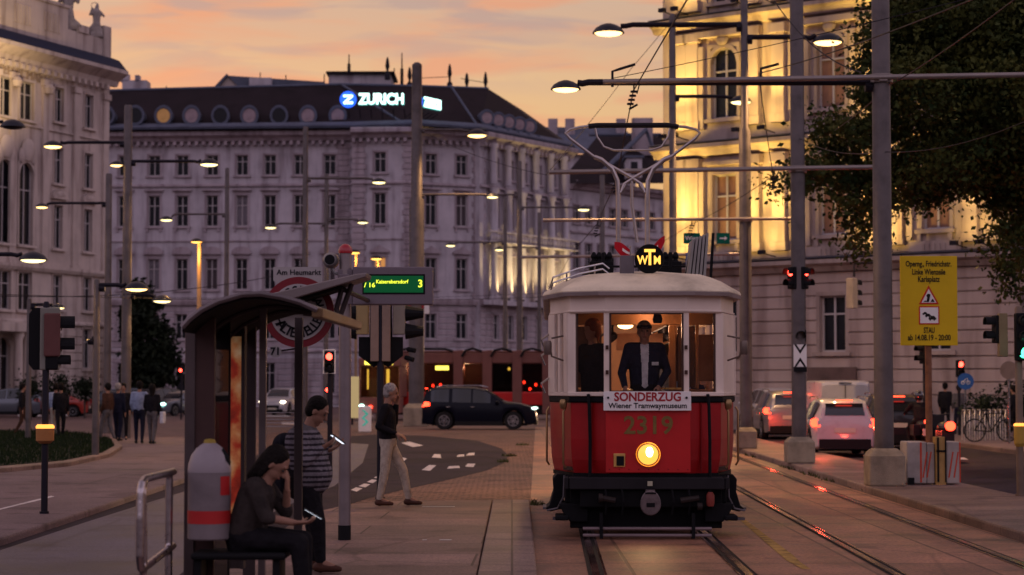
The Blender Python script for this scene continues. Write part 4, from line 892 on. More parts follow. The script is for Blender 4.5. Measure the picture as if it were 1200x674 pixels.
# roof equipment
mb=MB(); mb.lathe([(.175,-.05),(.18,.0),(.18,.08),(.16,.1)],(.06,.42,3.40),28,'y'); dsc=mb.build('route_disc',TB,tram,smooth=35)
wt=emis('route_letter_light',(1,.50,.08),1.9)
for s_,sz,x,z in (('W',.15,-.028,3.375),('T',.27,.062,3.405),('M',.145,.152,3.375)): text(s_,sz,wt,dsc,(x,.362,z),bold=.022,ext=.004,sx=.82)
mb=MB(); mb.bx(-.30,-.13,.40,.62,3.12,3.44); mb.bx(-.30,-.08,.36,.66,3.07,3.13); mb.build('roof_box',mat('roof_box_grey',(.14,.12,.13),.6),tram,bevel=.01)
mb=MB(); mb.bx(.2,.33,.38,.44,3.17,3.20); mb.bx(.31,.335,.37,.47,3.06,3.2); mb.tube([(.2,.42,3.1),(.33,.42,3.1)],.012,6); mb.prism([(-.50,3.05),(-.38,3.05),(-.42,3.17),(-.46,3.17)],.35,.41); mb.bx(-.08,.2,.36,.5,3.07,3.14); mb.build('disc_bracket',TBm,tram)
mb=MB()
for i,(x0,x1,y,z) in enumerate(((-.62,-.30,3.0,3.36),(-.58,-.28,3.9,3.36),(.28,.62,3.0,3.36),(.22,.56,3.9,3.36))):
    mb.bx(x0,x1,y,y+.7,z-.02,z+.16); 
    for k in range(4): mb.lathe([(.05,z+.16),(.03,z+.20),(.05,z+.24),(.02,z+.3)],(x0+.06+k*.07,y+.2,0),8)
mb.bx(-.7,.7,2.7,2.74,3.42,3.45); mb.bx(-.7,.7,4.5,4.55,3.42,3.45)
for x in (-.45,-.15,.15,.45): mb.tube([(x,2.7,3.33),(x,2.7,3.62)],.025,6)
mb.build('resistor_boxes',TB,tram,bevel=.015)
mb=MB(); vx=.60
for i in range(5): mb.prism([(vx+i*.05,3.2),(vx+.035+i*.05,3.2),(vx+.10+i*.045,3.72+i*.02),(vx+.07+i*.045,3.72+i*.02)],1.6,2.3)
mb.build('roof_ventilator_slats',mat('slat_pale',(.25,.24,.23),.5),tram)
mb=MB(); mb.prism([(vx-.12,3.14),(vx+.34,3.14),(vx+.30,3.2),(vx-.02,3.2)],1.5,2.4); mb.tube([(vx+.3,1.6,3.2),(vx+.335,1.6,3.8)],.02,6); mb.prism([(vx-.02,3.2),(vx+.26,3.2),(vx+.3,3.7),(vx+.07,3.66)],2.0,2.03); mb.build('roof_ventilator',TB,tram)
mb=MB(); 
for dz in (0,.07): mb.tube([(-1.16,1.0,3.0+dz),(-1.12,.95,3.13+dz),(-.8,.92,3.24+dz),(-.5,.9,3.30+dz),(-.42,.95,3.24+dz)],.012,6)
mb.tube([(-.95,1.0,3.05),(-.95,.95,3.25)],.012,6); mb.tube([(-.6,1.0,3.1),(-.6,.92,3.35)],.012,6); mb.build('roof_rail',steel,tram)
for side,(x0,x1,z0,z1) in enumerate(((-.14,-.34,3.52,3.64),(.12,.30,3.52,3.72))):
    mb=MB(); q=1 if side else -1
    mb.tube([(x0-.0,1.3,3.3),(x0,1.3,3.62)],.008,5)
    g=MB(); 
    P=[(x0+(x1-x0)*t, 1.3+.04*math.sin(t*7), (z0+(z1-z0)*t)) for t in [i/10 for i in range(11)]]
    w0=[.02+.09*math.sin(PI*min(1,t*.7+.2)) for t in [i/10 for i in range(11)]]
    g.loft([[(p[0],p[1]-.004,p[2]-h),(p[0],p[1]+.004,p[2]-h),(p[0],p[1]+.004,p[2]+h*.6),(p[0],p[1]-.004,p[2]+h*.6)] for p,h in zip(P,w0)],0)
    f_=g.build('flag',mat('flag_red',(.45,.01,.02),.7,0,.2,8),tram)
    g=MB(); g.loft([[(p[0],p[1]-.007,p[2]-h*.25),(p[0],p[1]+.007,p[2]-h*.25),(p[0],p[1]+.007,p[2]+h*.1),(p[0],p[1]-.007,p[2]+h*.1)] for p,h in zip(P[:6],w0)]); g.build('flag_stripe',white,f_); mb.build('flag_staff',steel,f_)
# current collector (lyre bow)
mb=MB(); YC=4.6; s=104/30.0
def cpx(px,py): 
    d=24.3+YC*.965; X=(px-600)*d/F; return ((X-1.5625-TX*YC*.965)/.965,YC,PP(px,py,d).z/.965)
cr_=.030
for q in(0,1):
    f=(lambda px:px) if q==0 else (lambda px:1484-px)
    mb.tube([cpx(f(725),290),cpx(f(725),232),cpx(f(724),212),cpx(f(718),198),cpx(f(705),187),cpx(f(697),184)],cr_*1.15,8)
    mb.tube([cpx(f(697),184),cpx(f(705),188),cpx(f(740),208),cpx(f(752),216),cpx(f(756),226)],cr_*.8,8)
    mb.tube([cpx(f(756),226),cpx(f(750),216)],cr_*.8,8)
    mb.tube([cpx(f(697),184),cpx(f(668),162),cpx(f(663),156),cpx(f(668),152),cpx(f(680),149),cpx(f(694),147.5)],cr_*.7,8)
    mb.tube([cpx(f(698),150),cpx(f(700),160),cpx(f(708),172),cpx(f(720),176),cpx(f(742),176)],cr_*.5,8)
mb.tube([cpx(741,212),cpx(741,240),cpx(747,284)],cr_*.7,8)
pc=mb.build('current_collector',mat('collector_steel',(.40,.35,.33),.35,.9),tram,smooth=True)
mb=MB(); mb.tube([cpx(690,148),cpx(700,147),cpx(782,147),cpx(796,149)],.038,8); mb.build('contact_strip',TBm,pc,smooth=True)
# ---------------- cars ----------------
cgl=mat('car_glass',(.010,.012,.016),.06,0,0,coat=.3); tyre=mat('tyre',(.015,.015,.016),.8,0,.2); rimm=mat('rim_alloy',(.35,.34,.36),.3,.9,.1)
plate=mat('number_plate',(.5,.46,.36),.5,0,0); tailr=emis('tail_light',(1,.04,.015),8); tailo=mat('tail_lens',(.25,.01,.01),.2,0,0); headl=emis('head_light',(1,.86,.62),11); headb=emis('head_light_cool',(.45,1,.85),9); drl=emis('running_light',(.75,1,.9),3.0); plast=mat('car_plastic',(.010,.010,.011),.7,0,.1)
def interp(P,t):
    for (a,b),(c,d) in zip(P,P[1:]):
        if t<=c: return b+(d-b)*((t-a)/(c-a) if c>a else 0)
    return P[-1][1]
SH={'suv':dict(top=[(0,.62),(.008,.70),(.03,.86),(.06,.945),(.12,.985),(.3,1),(.45,.99),(.56,.93),(.64,.80),(.71,.675),(.74,.655),(.85,.62),(.94,.55),(.985,.46),(1,.36)],belt=[(0,.60),(.1,.63),(.6,.60),(.70,.60),(1,.60)],ws=(.555,.705),rw=(.021,.060),sw=((.075,.235),(.265,.43),(.445,.60))),
 'van':dict(top=[(0,.5),(.004,.93),(.02,.98),(.1,1),(.7,1),(.76,.97),(.86,.66),(.9,.58),(.97,.5),(1,.36)],belt=[(0,.56),(1,.54)],ws=(.765,.86),rw=(.5,.5),sw=((.70,.80),)),
 'sedan':dict(top=[(0,.52),(.02,.62),(.12,.66),(.2,.78),(.3,.95),(.4,1),(.5,.99),(.6,.88),(.69,.68),(.8,.63),(.93,.56),(1,.36)],belt=[(0,.6),(.2,.64),(.65,.61),(1,.6)],ws=(.53,.685),rw=(.17,.31),sw=((.24,.42),(.44,.60)))}
def car(label,pos,rz,paint,L=4.5,W=1.84,H=1.62,kind='suv',front=None,rear=True,group=None,name='parked_car',cat='car',hi=True,lab_plate=True,wheels=True):
    t=T(name,label,cat,pos,rz,group); S=SH[kind]; ns=64 if hi else 36; r=.365 if kind=='suv' else .33; wx=(.195,.80); clr=.20
    def wd(t_): return W/2*(1-.16*abs(2*t_-1)**7-.03*abs(2*t_-1)**2)
    def sec(u):
        x=(u-.5)*L; tp=interp(S['top'],u)*H; bl=min(interp(S['belt'],u)*H,tp-.03); b=clr+.10*max(0,(abs(2*u-1)-.9)*10)*.5
        for c in wx:
            xc=(c-.5)*L; q=r+.06
            if abs(x-xc)<q: b=max(b,r+math.sqrt(q*q-(x-xc)**2)*.96)
        b=min(b,bl-.1); w_=wd(u); g=max(0,tp-bl); wr=w_*.96-(.06 if kind=='van' else .34)*g-.03; 
        if g<.06: wr=w_*.88
        P=[(0,b),(w_*.86,b),(w_*.97,b+.04),(w_,b+(bl-b)*.35),(w_*1.0,b+(bl-b)*.65),(w_*.965,bl),(wr,tp-min(.05,g*.4)),(wr*.8,tp-.008),(0,tp)]
        return x,P,w_,wr,bl,tp
    us=sorted(set([i/ns for i in range(ns+1)]+[p[0] for p in S['top']]))
    rings=[]
    for u in us:
        x,P,*_=sec(u); rings.append([(x,y,z) for y,z in P]+[(x,-y,z) for y,z in P[-2:0:-1]])
    mb=MB(); mb.loft(rings); mb.build('body',paint,t,smooth=32)
    # black sills, bumpers and arches
    mb=MB()
    for s in(-1,1): mb.bx((wx[0]-.5)*L+r+.06,(wx[1]-.5)*L-r-.06,s*W/2*.99-.02,s*W/2*.99+.012,clr-.03,clr+.14)
    mb.bx(-L/2-.025,-L/2+.1,-W*.38,W*.38,clr+.02,clr+.26); mb.bx(L/2-.1,L/2+.02,-W*.36,W*.36,clr,clr+.2)
    for c in wx:
        xc=(c-.5)*L; mb.bx(xc-r,xc+r,-W/2+.28,W/2-.28,.25,r*2+.0)
    mb.bx(-L*.42,L*.42,-W*.36,W*.36,clr-.04,clr+.05)
    mb.build('lower_trim',plast,t)
    def patch(fn,n1,n2,nm,par=t,m=cgl):
        q=MB(); vs=[fn(i/n1,j/n2) for i in range(n1+1) for j in range(n2+1)]; q.add(vs,[(i*(n2+1)+j,(i+1)*(n2+1)+j,(i+1)*(n2+1)+j+1,i*(n2+1)+j+1) for i in range(n1) for j in range(n2)]); return q.build(nm,m,par,smooth=True)
    for (a,b) in S['sw']:
        for s in (-1,1):
            def fn(p,q):
                u=a+(b-a)*p; x,P,w_,wr,bl,tp=sec(u); y0,z0=w_*.965,bl+.03; y1,z1=wr,tp-min(.05,(tp-bl)*.4)-.035
                if z1<z0+.02: z1=z0+.02
                f=(z0-bl)/max(.05,(tp-.05-bl)); g_=(z1-bl)/max(.05,(tp-.05-bl))
                ya=y0+(wr-y0)*f; yb=y0+(wr-y0)*g_
                return (x,s*(ya+(yb-ya)*q+.009),z0+(z1-z0)*q)
            patch(fn,8,2,'side_window')
    a,b=S['ws']
    patch(lambda p,q:(lambda u:(lambda x,P,w_,wr,bl,tp:(x+.006,(2*q-1)*wr*.86,tp+.008-.012*abs(2*q-1)))(*sec(u)))(a+(b-a)*p),6,6,'windscreen')
    a,b=S['rw']
    if b>a: patch(lambda p,q:(lambda u:(lambda x,P,w_,wr,bl,tp:(x-.012,(2*q-1)*wr*.84,tp+.003))(*sec(u)))(a-.012+(b-a)*p),6,6,'rear_window')
    if wheels:
      for c in wx:
        for s in (-1,1):
            xc=(c-.5)*L; w=MB(); y0=s*(W/2-.13)
            w.lathe([(r*.60,-.10),(r*.93,-.11),(r,-.07),(r,.07),(r*.93,.11),(r*.62,.10)],(xc,y0,r),24 if hi else 14,'y'); wo=w.build('wheel',tyre,t,smooth=35)
            w=MB(); w.lathe([(r*.60,.08*s),(r*.62,.112*s),(r*.55,.112*s),(r*.53,.06*s)],(xc,y0,r),20,'y'); w.lathe([(r*.13,.06*s),(r*.13,.105*s)],(xc,y0,r),10,'y')
            for k in range(5 if hi else 0):
                A=k*2*PI/5+.3; M=Matrix.Translation((xc,y0,r))@Matrix.Rotation(A,4,'Y')
                for dd in(-.03,.03): w.bx(.03,r*.57,s*.075,s*.105,dd-.014,dd+.014,0,M)
            w.build('rim',rimm,wo)
    mb=MB(); hz=interp(S['top'],.94)*H*.93
    if front is not None:
        for s in(-1,1):
            h=MB(); h.ell((L/2*.955,s*W*.36,hz-.03),(.12,.17,.055 if front is drl else .07),12,8); h.build('headlight',front,t,smooth=True)
    mb.bx(L/2*.975,L/2+.012,-W*.24,W*.24,clr+.22,clr+.42); mb.build('grille',plast,t)
    for s in(-1,1):
        h=MB(); tz=H*(.60 if kind!='van' else .42)
        if kind=='suv': h.loft([[(x,s*(W/2*y),z) for x,y,z in ((-L/2+.00,.96,tz-.13),(-L/2-.02,.72,tz-.12),(-L/2+.03,.70,tz+.06),(-L/2+.15,.92,tz+.10))],[(x,s*(W/2*y),z) for x,y,z in ((-L/2+.34,.98,tz-.08),(-L/2+.06,.72,tz-.12),(-L/2+.10,.70,tz+.06),(-L/2+.32,.96,tz+.06))]])
        else: h.bx(-L/2-.02,-L/2+.08,s*W*.43-.07,s*W*.43+.07,tz-.16,tz+.12)
        h.build('tail_light',tailr if rear else tailo,t,bevel=.02)
        h=MB(); h.ell(((.66-.5)*L,s*(W/2+.09),interp(S['belt'],.65)*H+.06),(.09,.11,.075),8,6); h.build('mirror',paint,t,smooth=True)
    if rear and hi: 
        h=MB(); h.bx(-L/2+.07,-L/2+.13,-.2,.2,H*.95,H*.97); h.build('brake_light',tailr,t)
    h=MB(); h.bx(-L/2-.034,-L/2-.01,-.26,.26,H*.42 if kind=='suv' else .5,H*.42+.12 if kind=='suv' else .62); h.build('number_plate',plate,t); h=MB(); h.bx(L/2+.01,L/2+.03,-.26,.26,.36,.47); h.build('number_plate',plate,t)
    if kind=='suv' and hi:
        h=MB()
        for s in(-1,1): h.tube([(-L*.38,s*W*.36,H*.99),(-L*.34,s*W*.36,H*1.02),(L*.0,s*W*.36,H*1.025),(L*.06,s*W*.36,H*.99)],.018,6)
        h.build('roof_rail',steel,t)
        for s in(-1,1):
            for xd in (-.27,-.055): h=MB(); h.bx(xd*L-.08,xd*L+.08,min(s*W/2,s*(W/2+.03)),max(s*W/2,s*(W/2+.03)),H*.52,H*.54); h.build('door_handle',steel,t)
    return t
pnavy=mat('paint_navy',(.003,.004,.010),.3,.0,0); pnavy.node_tree.nodes['Principled BSDF'].inputs['Specular IOR Level'].default_value=.12; pwhite=mat('paint_white',(.40,.38,.39),.3,0,.05,coat=.6); pblk=mat('paint_black',(.006,.006,.008),.3,.0,0,coat=.3); pred=mat('paint_red',(.28,.03,.02),.3,.1,0,coat=.6); pgrey=mat('paint_grey',(.10,.11,.13),.3,.5,0,coat=.6); pdred=mat('paint_dark_red',(.10,.01,.015),.3,.1,0,coat=.6); psil=mat('paint_silver',(.22,.21,.22),.3,.6,0,coat=.6)
x,y=XD(563,85.5)
car('dark navy crossover crossing the street left of the old tram',(x,y,0),R(-3),pnavy,4.62,1.86,1.74,'suv',front=drl,rear=True,name='crossover_car')
x,y=XD(989,52.2); car('white hatchback seen from behind with brake lights lit',(x,y+1.6,0),PI/2-.03,pwhite,4.1,1.68,1.47,'suv',name='queued_car',group='cars queueing on the right-hand road')
x,y=XD(977,68); vt=car('white box van ahead of the white hatchback',(x,y,0),PI/2-.02,pwhite,5.2,1.98,1.95,'van',rear=False,name='delivery_van',cat='van')
mb=MB(); mb.bx(-2.635,-2.61,-.01,.01,.4,1.8); mb.bx(-2.64,-2.61,-.2,.2,1.84,1.88); mb.build('rear_door_seam',plast,vt)
x,y=XD(916,71); car('silver grey car between the two island poles with tail lights lit',(x,y,0),PI/2-.0,psil,4.3,1.78,1.62,'suv',name='queued_car',group='cars queueing on the right-hand road',hi=True)
x,y=XD(901,82); car('pale car farthest ahead in the queue by the stepped pole',(x,y,0),PI/2+.1,pwhite,4.3,1.78,1.7,'suv',name='queued_car',group='cars queueing on the right-hand road',hi=False)
x,y=XD(1057,57); car('black car half hidden by the nearest thick pole',(x,y+2,0),PI/2-.08,pblk,4.5,1.82,1.55,'suv',name='queued_car',group='cars queueing on the right-hand road')
# reversing glow of taillights on the asphalt
for px,py,d in ((962,503,50),(1022,503,50),(1045,498,54),(905,490,67),(925,490,67)): light('POINT',PP(px,py,d-.8),45,(1,.06,.03),.08)
# left row of cars
row=[(8,118,pgrey,'suv','dark car at the far left edge under the portico',None,4.4,R(175)),(62,119,pred,'sedan','red car in the left background behind the signal post',None,4.2,R(184)),(118,122,pblk,'sedan','black car with warm headlights in the left background',headl,4.3,R(205)),(133,136,pgrey,'suv','grey crossover parked behind the black car with warm headlights',None,4.4,R(190)),(178,128,pblk,'suv','dark car with one greenish headlight behind the couple',headb,4.4,R(240)),(212,124,pgrey,'sedan','grey car with cool headlights beside the shelter edge',headb,4.5,R(236)),(330,126,pwhite,'suv','white car with headlights on seen through the shelter glass',headl,4.4,R(262)),
 (-40,119,pdred,'sedan','dark red car just beyond the left edge',None,4.4,R(180))]
for px,d,pt,k,lb,hl_,Lc,rz in row:
    x,y=XD(px,d); car(lb,(x,y,0),rz,pt,Lc,1.8,1.5 if k=='sedan' else 1.66,k,front=hl_,rear=False,name='parked_car' if hl_ is None else 'waiting_car',hi=False,group='cars in the left background')
# ---------------- modern tram behind the crossover ----------------
mt_=T('low_floor_tram','long red and grey low-floor tram passing behind the dark crossover','tram',(*XD(560,110),0),R(-2))
u0=(462-560)*110/F; u1=(668-560)*110/F; grt=mat('tram_grey',(.17,.075,.065),.6,.0,.1); redt=mat('tram_red_modern',(.42,.012,.012),.35,0,.1,coat=.4)
mb=MB(); mb.bx(u0,u1,0,2.4,.75,1.45); mb.build('lower_body',redt,mt_,bevel=.05)
mb=MB(); mb.bx(u0,u1,.02,2.38,2.95,3.5); mb.bx(u0+.1,u1-.1,.3,2.1,3.5,3.62); mb.build('roof_panel',grt,mt_,bevel=.12)
mb=MB(); mb.bx(u0,u1,.05,2.35,.25,.74); mb.build('skirt',plast,mt_)
mb=MB(); mb.bx(u0,u1,.04,2.36,1.46,2.94)
W2=glass('tram_side_glass',(.6,.5,.48),.02); 
g=MB(); g.bx(u0,u1,.03,.035,1.46,2.94); g.build('window_band',W2,mt_)
g=MB(); g.bx(u0,u1,2.2,2.3,1.4,2.94); g.build('far_side_wall',mat('tram_inside',(.07,.035,.028),.7,0,.3,1),mt_)
g=MB(); g.bx(u0,u1,.1,2.3,1.0,1.1); g.build('floor',plast,mt_)
for px in (537,571,606,641):
    u=(px-560)*110/F; a=MB(); P=[(u-.25,.3),(u-.25,3.3),(u-.1,3.62),(u+.25,3.66),(u+.25,.3)]; a.prism(P,-.06,2.45); a.build('portal_frame',grt,mt_,bevel=.03)
for a0,a1 in ((463,533),(541,567),(575,602),(610,637),(645,667)):
    A=(a0-560)*110/F; B=(a1-560)*110/F; a=MB(); a.tube([(A,-.05,3.3),(A+.2,-.05,3.62),(A+.6,-.05,3.72),(B-.5,-.05,3.70),(B-.1,-.05,3.58)],.07,6); a.build('roof_edge',plast,mt_,smooth=True)
ye=emis('tram_route_yellow',(1,.8,.1),2.4)
a=MB(); u=(518-560)*110/F; a.bx(u-.35,u+.35,-.0,.03,2.6,2.82); a.build('route_display',ye,mt_)
for i,(px,py) in enumerate(((505,452),(514,451),(614,448),(628,451),(636,452),(621,456),(537,440),(596,432),(567,437))):
    p=PP(px,py,108.5)-mt_.location; a=MB(); a.ell((p.x,.6,max(1.6,p.z)),(.07,.05,.09),8,6); a.build('interior_light',tailr if i<6 else ye,mt_)
bus=T('waiting_bus','bus or tram front with yellow lit cab windows behind the twin signal heads','bus',(*XD(444,104),0))
mb=MB(); mb.bx(-1.0,1.1,0,2.5,.4,1.2); mb.bx(-1.0,1.1,0,8,2.75,3.15); mb.bx(-1.0,-.9,0,8,1.2,2.75); mb.bx(1.0,1.1,0,8,1.2,2.75); mb.bx(-.9,1,2.5,2.6,1.2,2.75); mb.build('body',grt,bus,bevel=.06)
mb=MB(); mb.bx(-.88,.98,.04,.06,1.22,2.72); mb.build('windscreen',W2,bus)
mb=MB(); mb.bx(-.7,-.3,.0,-.03,2.82,3.05); mb.bx(.2,.7,0,-.03,2.82,3.05); mb.build('destination_display',ye,bus); mb=MB(); mb.bx(-.6,-.52,.3,.34,1.6,2.6); mb.bx(.35,.5,.5,.54,1.3,2.6); mb.build('cab_light',ye,bus)
mb=MB(); mb.ell((-.85,-.05,.75),(.15,.06,.1)); mb.build('headlight',headb,bus); mb=MB(); mb.ell((-.4,-.05,.72),(.1,.05,.08)); mb.build('fog_light',tailr,bus)
for px,py in ((-.4,2.2),): light('POINT',bus.location+Vector((0,1,2.4)),60,(1,.8,.3),.1)
[light('POINT',mt_.location+Vector((x_,1.2,2.75)),40,(1,.62,.32),.1) for x_ in (-3.4,-.6,2.0,3.6)]
# ---------------- people ----------------
skin=mat('skin',(.27,.145,.10),.55,0,.12,6); hairD=mat('hair_dark',(.010,.008,.007),.6,0,.3,30,.9,45); hairG=mat('hair_grey',(.28,.25,.23),.7,0,.4,30,.9,45); eyem=mat('eye_dark',(.02,.015,.012),.2,0,0)
V=Vector
def hand(mb,w,d,n,k=1,curl=.5):
    """w wrist, d finger direction, n palm normal; four unequal bent fingers and a thumb from the side of the palm"""
    d=V(d).normalized(); n=V(n).normalized(); s=d.cross(n).normalized(); w=V(w)
    pc=w+d*.05*k
    for q in(-.026,-.009,.009,.026): mb.cap(w+d*.01*k+s*q*.7*k,w+d*.085*k+s*q*k,.015*k,.012*k,8)
    for i,(q,ln) in enumerate(((-.030,.070),(-.010,.080),(.011,.074),(.030,.058))):
        a=w+d*.088*k+s*q*k; b=a+(d*math.cos(curl*.6)+n*math.sin(curl*.6))*ln*.45*k; c=b+(d*math.cos(curl*1.6)+n*math.sin(curl*1.6))*ln*.35*k; e=c+(d*math.cos(curl*2.5)+n*math.sin(curl*2.5))*ln*.25*k
        mb.cap(a,b,.0098*k,.009*k,8); mb.cap(b,c,.009*k,.0083*k,8); mb.cap(c,e,.0083*k,.0072*k,8)
    a=w+d*.03*k-s*.030*k; b=a+(d*.6-s*.6+n*.45)*.045*k; c=b+(d*.8-s*.1+n*.5)*.035*k
    mb.cap(a,b,.013*k,.0105*k,8); mb.cap(b,c,.0105*k,.0085*k,8)
def person(label,loc,rz,J,top,trous,shoe,hair,vox=.012,group=None,k=1.0,longhair=0,fat=0.,skirt=False,face=True,sleeve=True,bald=False,extra=None,ground=True,coat=0,topassign=None,topmats=None):
    """J: joints in metres for a figure facing +x (y to its left)"""
    D=dict(pel=(0,0,.95),chest=(0,0,1.30),neck=(0,0,1.47),head=(.02,0,1.62),hd=(1,0,0),
      shL=(0,.18,1.40),shR=(0,-.18,1.40),elL=(-.02,.23,1.12),elR=(-.02,-.23,1.12),wrL=(.06,.22,.88),wrR=(.06,-.22,.88),
      hiL=(0,.09,.90),hiR=(0,-.09,.90),knL=(.02,.10,.50),knR=(.02,-.10,.50),anL=(0,.10,.09),anR=(0,-.10,.09),
      hL=((.15,0,-1),(0,-1,0)),hR=((.15,0,-1),(0,1,0)),ftL=(1,0,0),ftR=(1,0,0)); D.update(J)
    g={a:V(b) for a,b in D.items() if a not in('hL','hR')}
    t=T('person',label,'person',loc,rz,group)
    b=MB(); H_=g['head']; f=g['hd'].normalized(); up0=(H_-g['neck']).normalized(); up=(up0-f*up0.dot(f)).normalized(); sd=up.cross(f)
    MH=Matrix(((f.x,sd.x,up.x,H_.x),(f.y,sd.y,up.y,H_.y),(f.z,sd.z,up.z,H_.z),(0,0,0,1)))
    hp=lambda x,y,z: MH@V((x,y,z))
    b.ell((-.005,0,.03),(.098,.078,.098),16,12,0,MH); b.ell((.02,0,-.035),(.072,.062,.08),14,10,0,MH)
    b.cap(hp(.05,0,-.085),hp(.06,0,-.095),.028,.024); 
    b.cap(hp(.088,0,.02),hp(.108,0,-.022),.010,.015,8); b.cap(hp(.085,-.018,-.055),hp(.085,.018,-.055),.010,.010,6); b.cap(hp(.08,-.035,.038),hp(.08,.035,.038),.016,.016,6)
    for s in (-1,1): b.ell((-.005,s*.08,-.005),(.02,.010,.032),8,6,0,MH)
    b.cap(g['neck']-V((0,0,.04)),H_+up*-.03-f*.01,.058,.052)
    b.cap(g['pel'],g['chest'],.095+fat*.5,.10); b.cap(g['shL'],g['shR'],.055,.055)
    for s in('L','R'):
        b.cap(g['sh'+s],g['el'+s],.045,.036); b.cap(g['el'+s],g['wr'+s],.036,.025)
        b.cap(g['hi'+s],g['kn'+s],.075,.05); b.cap(g['kn'+s],g['an'+s],.05,.035); b.cap(g['an'+s],g['an'+s]+g['ft'+s]*.13-V((0,0,.05)),.035,.03)
        hd_,hn=D['h'+s]; 
        if vox<.02: hand(b,g['wr'+s],hd_,hn,1.05,.5 if not extra else .7)
        else: b.cap(g['wr'+s],g['wr'+s]+V(hd_).normalized()*.13,.032,.022)
    body=remesh(b,'body',min(vox,.0075 if vox<.02 else .022),[skin],t,2)
    if face and vox<.02:
        e=MB()
        for s in(-1,1): e.ell((.084,s*.031,.012),(.012,.014,.009),10,8,0,MH)
        e.build('eyes',eyem,t,smooth=True)
        e=MB()
        for s in(-1,1): e.cap(hp(.094,s*.018,.036),hp(.082,s*.048,.038),.004,.003,6)
        e.build('eyebrows',hair,t); e=MB(); e.cap(hp(.094,-.02,-.055),hp(.094,.02,-.055),.005,.005,6); e.build('lips',mat('lips',(.25,.08,.06),.5,0,0),t)
    h=MB()
    if not bald:
        kk=1.0 if vox<.02 else 1.14; h.ell((-.022,0,.048),(.100*kk,.088*kk,.098*kk),16,12,0,MH); h.ell((-.045,0,.0),(.07*kk,.084*kk,.085*kk),12,8,0,MH)
        if longhair: 
            h.cap(hp(-.05,0,.0),hp(-.065,0,-longhair),.075,.05); h.cap(hp(-.02,.062,.02),hp(-.02,.066,-longhair*.7),.03,.02); h.cap(hp(-.02,-.062,.02),hp(-.02,-.066,-longhair*.7),.03,.02)
    else: h.ell((-.045,0,.01),(.062,.082,.06),12,8,0,MH)
    remesh(h,'hair',.01 if vox<.02 else .022,[hair],t,2)
    # clothing
    c=MB(); F_=fat; pe,ch=g['pel'],g['chest']
    tor=(ch-pe).normalized()
    side=(g['shL']-g['shR']).normalized()
    for q in(-1,1): 
        c.cap(pe+side*q*.055+V((F_*.4,0,.02)),ch+side*q*.075,.118+F_,.118+F_*.5); c.cap(ch+side*q*.06,g['neck']-tor*.07,.12,.07)
        c.cap(pe+V((F_*.4,0,.02)),ch,.128+F_,.132+F_*.5); c.cap(ch,g['neck']-tor*.06,.128,.072)
    if F_: c.cap(pe+tor*.18+V((F_*.9,q*.05,0)),pe+tor*.30+V((F_*.7,q*.05,0)),.13,.12)
    c.cap(g['shL'],g['shR'],.068,.068)
    if coat: 
        for q in(-1,1): c.cap(pe+side*q*.05,pe+side*q*.06-tor*coat,.13,.13)
    for s in('L','R'):
        c.cap(g['sh'+s],g['el'+s],.066+F_*.2,.052+F_*.1)
        if sleeve: c.cap(g['el'+s],g['el'+s].lerp(g['wr'+s],.93),.052+F_*.1,.038)
        else: c.cap(g['el'+s],g['el'+s].lerp(g['wr'+s],.15),.052,.048)
    remesh(c,'jacket' if sleeve else 'top',vox,topmats or [top],t,3,topassign)
    c=MB()
    for q in(-1,1): c.cap(pe+side*q*.05,pe+side*q*.05-V((0,0,.05)),.122+F_,.118+F_*.8)
    for s in('L','R'):
        c.cap(g['hi'+s],g['kn'+s],.092+F_*.5,.068+F_*.2); c.cap(g['kn'+s],g['an'+s]+V((0,0,.02)),.068+F_*.2,.05)
    remesh(c,'trousers',vox,[trous],t,3)
    c=MB()
    for s in('L','R'):
        a=g['an'+s]; d=g['ft'+s].normalized(); zf=a.z-.055
        c.cap(V((a.x,a.y,zf+.01))-d*.03,V((a.x,a.y,zf))+d*.13,.045,.036); c.cap(V((a.x,a.y,zf))+d*.10,V((a.x,a.y,zf-.005))+d*.17,.036,.028); c.cap(a,V((a.x,a.y,zf)),.042,.042)
    remesh(c,'shoes',min(vox,.02),[shoe],t,2)
    return t,MH
cl=lambda n,c,r=.85: mat('cloth_'+n,c,r,0,.25,9,.9,15)
khaki=cl('khaki',(.40,.34,.27)); blk=cl('black',(.012,.011,.013)); navy=cl('navy',(.014,.015,.028)); wht=cl('white',(.5,.5,.52)); ltb=cl('light_blue',(.22,.26,.36)); brn=cl('brown',(.06,.03,.02)); gry=cl('grey',(.10,.09,.09)); shb=mat('shoe_brown',(.07,.03,.02),.5); shk=mat('shoe_black',(.012,.012,.013),.5); jeans=cl('jeans',(.03,.035,.06))
# striding man with a phone
x,y=XD(455,29.3)
w_t,_=person('grey haired person in black top and khaki trousers walking with phone at the ear',(x,y,.10),R(-4),dict(
 pel=(0,0,.93),chest=(-.02,0,1.27),neck=(-.01,0,1.44),head=(.04,0,1.575),hd=(.96,.05,-.18),shL=(-.02,.19,1.37),shR=(-.02,-.19,1.37),
 elR=(-.10,-.24,1.11),wrR=(.14,-.22,1.02),hR=((1,.1,-.45),(0,.5,-1)),elL=(.06,.25,1.16),wrL=(.10,.13,1.42),hL=((.1,-.2,1),(0,-1,0)),
 hiL=(0,.09,.88),hiR=(0,-.09,.88),knR=(-.03,-.10,.49),anR=(-.10,-.10,.10),knL=(.20,.10,.50),anL=(.28,.10,.10)),blk,khaki,shb,hairG,.011)
mb=MB(); mb.bx(.06,.075,.10,.17,1.50,1.63); mb.build('phone',plast,w_t)
